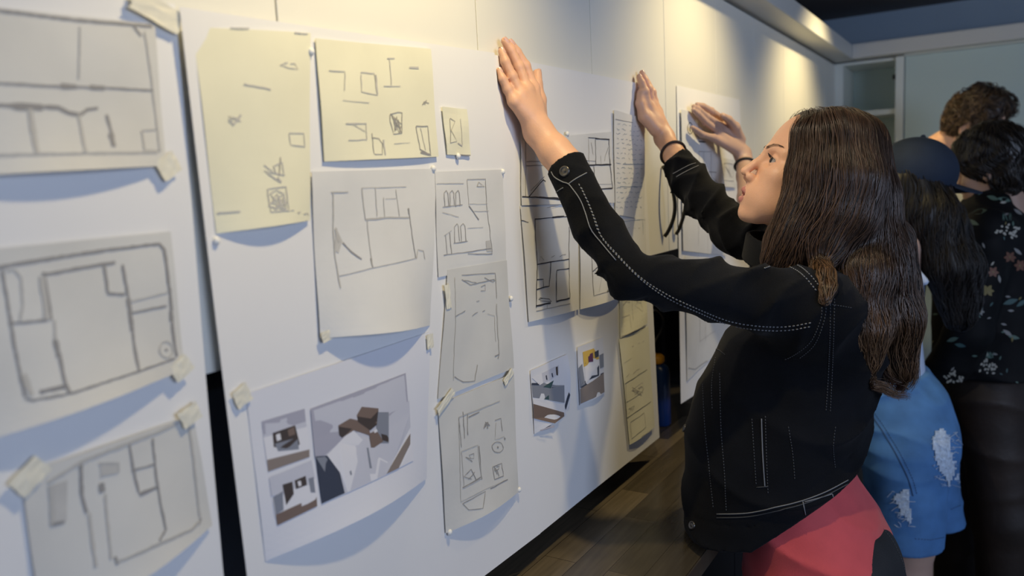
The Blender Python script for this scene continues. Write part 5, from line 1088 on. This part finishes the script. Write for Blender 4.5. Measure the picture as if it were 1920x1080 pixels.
# ------------------------------------------------------------------ man behind with curly hair
h4 = PY(1834, 228, 3.43); F4 = frame(h4, math.radians(-12), math.radians(-34))
X4 = float(h4[0]) + .02
W4 = thing('person', 'person with curly brown hair bowing their head, standing behind the floral shirt', 'person', (X4, 3.46, 0))
def body4(P):
    q = to_local(P, F4); d = head_sdf(q, (-.075, 0, -.18)); d = smin(d, ell(P, (X4, 3.46, 1.46), (.12, .17, .09)), .03)
    for s in (-1, 1): d = smin(d, chain(P, [(X4, 3.46+s*.22, 1.35), (X4+.03, 3.46+s*.25, 1.12), (X4+.27, 3.46+s*.15, 1.12), (X4+.34, 3.46+s*.14, 1.12)], [.04, .034, .026, .03], .01), .02)
    return d.astype(np.float32)
V, Q = iso(body4, (X4-.25, 3.13, 1.04), (X4+.45, 3.80, 1.95), .006); mesh_obj('body', V, Q, MT['skin'], W4, True)
face_bits(F4, W4, False)
MT['pale_shirt'] = mat('pale_shirt', (.62, .64, .62), .7, var=.03, vscale=20)
def shirt4(P):
    d = loft(P, [(.88, X4, 3.46, .135, .19), (1.2, X4, 3.46, .135, .195), (1.40, X4, 3.46, .125, .205), (1.49, X4, 3.46, .10, .18), (1.545, X4+.0, 3.46, .062, .08), (1.60, X4+.01, 3.46, .060, .068)], 2.2)
    for s in (-1, 1): d = smin(d, chain(P, [(X4, 3.46+s*.175, 1.46), (X4, 3.46+s*.235, 1.34), (X4+.04, 3.46+s*.255, 1.14), (X4+.2, 3.46+s*.18, 1.12)], [.068, .062, .056, .045], .02), .03)
    d = d - folds(P, (X4, 3.46, .95), (X4, 3.46, 1.4), 30, .006, 1, 2.2); return smax(d, .90-P[:, 2], .004).astype(np.float32)
V, Q = iso(shirt4, (X4-.26, 3.13, .86), (X4+.30, 3.80, 1.64), .007); mesh_obj('shirt', V, Q, MT['pale_shirt'], W4, True)
def tr4(P):
    d = ell(P, (X4, 3.46, .92), (.13, .17, .13))
    for s in (-1, 1): d = smin(d, chain(P, [(X4, 3.46+s*.09, .88), (X4, 3.46+s*.10, .5), (X4, 3.46+s*.10, .10)], [.095, .075, .06], .03), .02)
    return smax(d, .06-P[:, 2], .004).astype(np.float32)
V, Q = iso(tr4, (X4-.2, 3.18, .04), (X4+.2, 3.74, 1.06), .009); mesh_obj('trousers', V, Q, MT['jeans'], W4, True); shoes(W4, X4, 3.46, 0, MT['shoe'])
def cut4(q, d):
    d = smax(d, -ell(q, (.098, 0, -.015), (.084, .090, .108)), .010); d = smax(d, -ell(q, (0, .09, -.035), (.022, .03, .036)), .006)
    return smax(d, -ell(q, (0, -.09, -.035), (.022, .03, .036)), .006)
MT['hair4'] = hair_mat('curly_brown_hair', (.022, .013, .008), (.14, .085, .045), .42)
mop(F4, [((-.012, 0, .024), (.104, .088, .094)), ((.0, .0, .085), (.08, .07, .04)), ((-.05, 0, -.03), (.055, .072, .06))], cut4, W4, 9, MT['hair4'], .0032, 1500, 12, .014, .010, True)
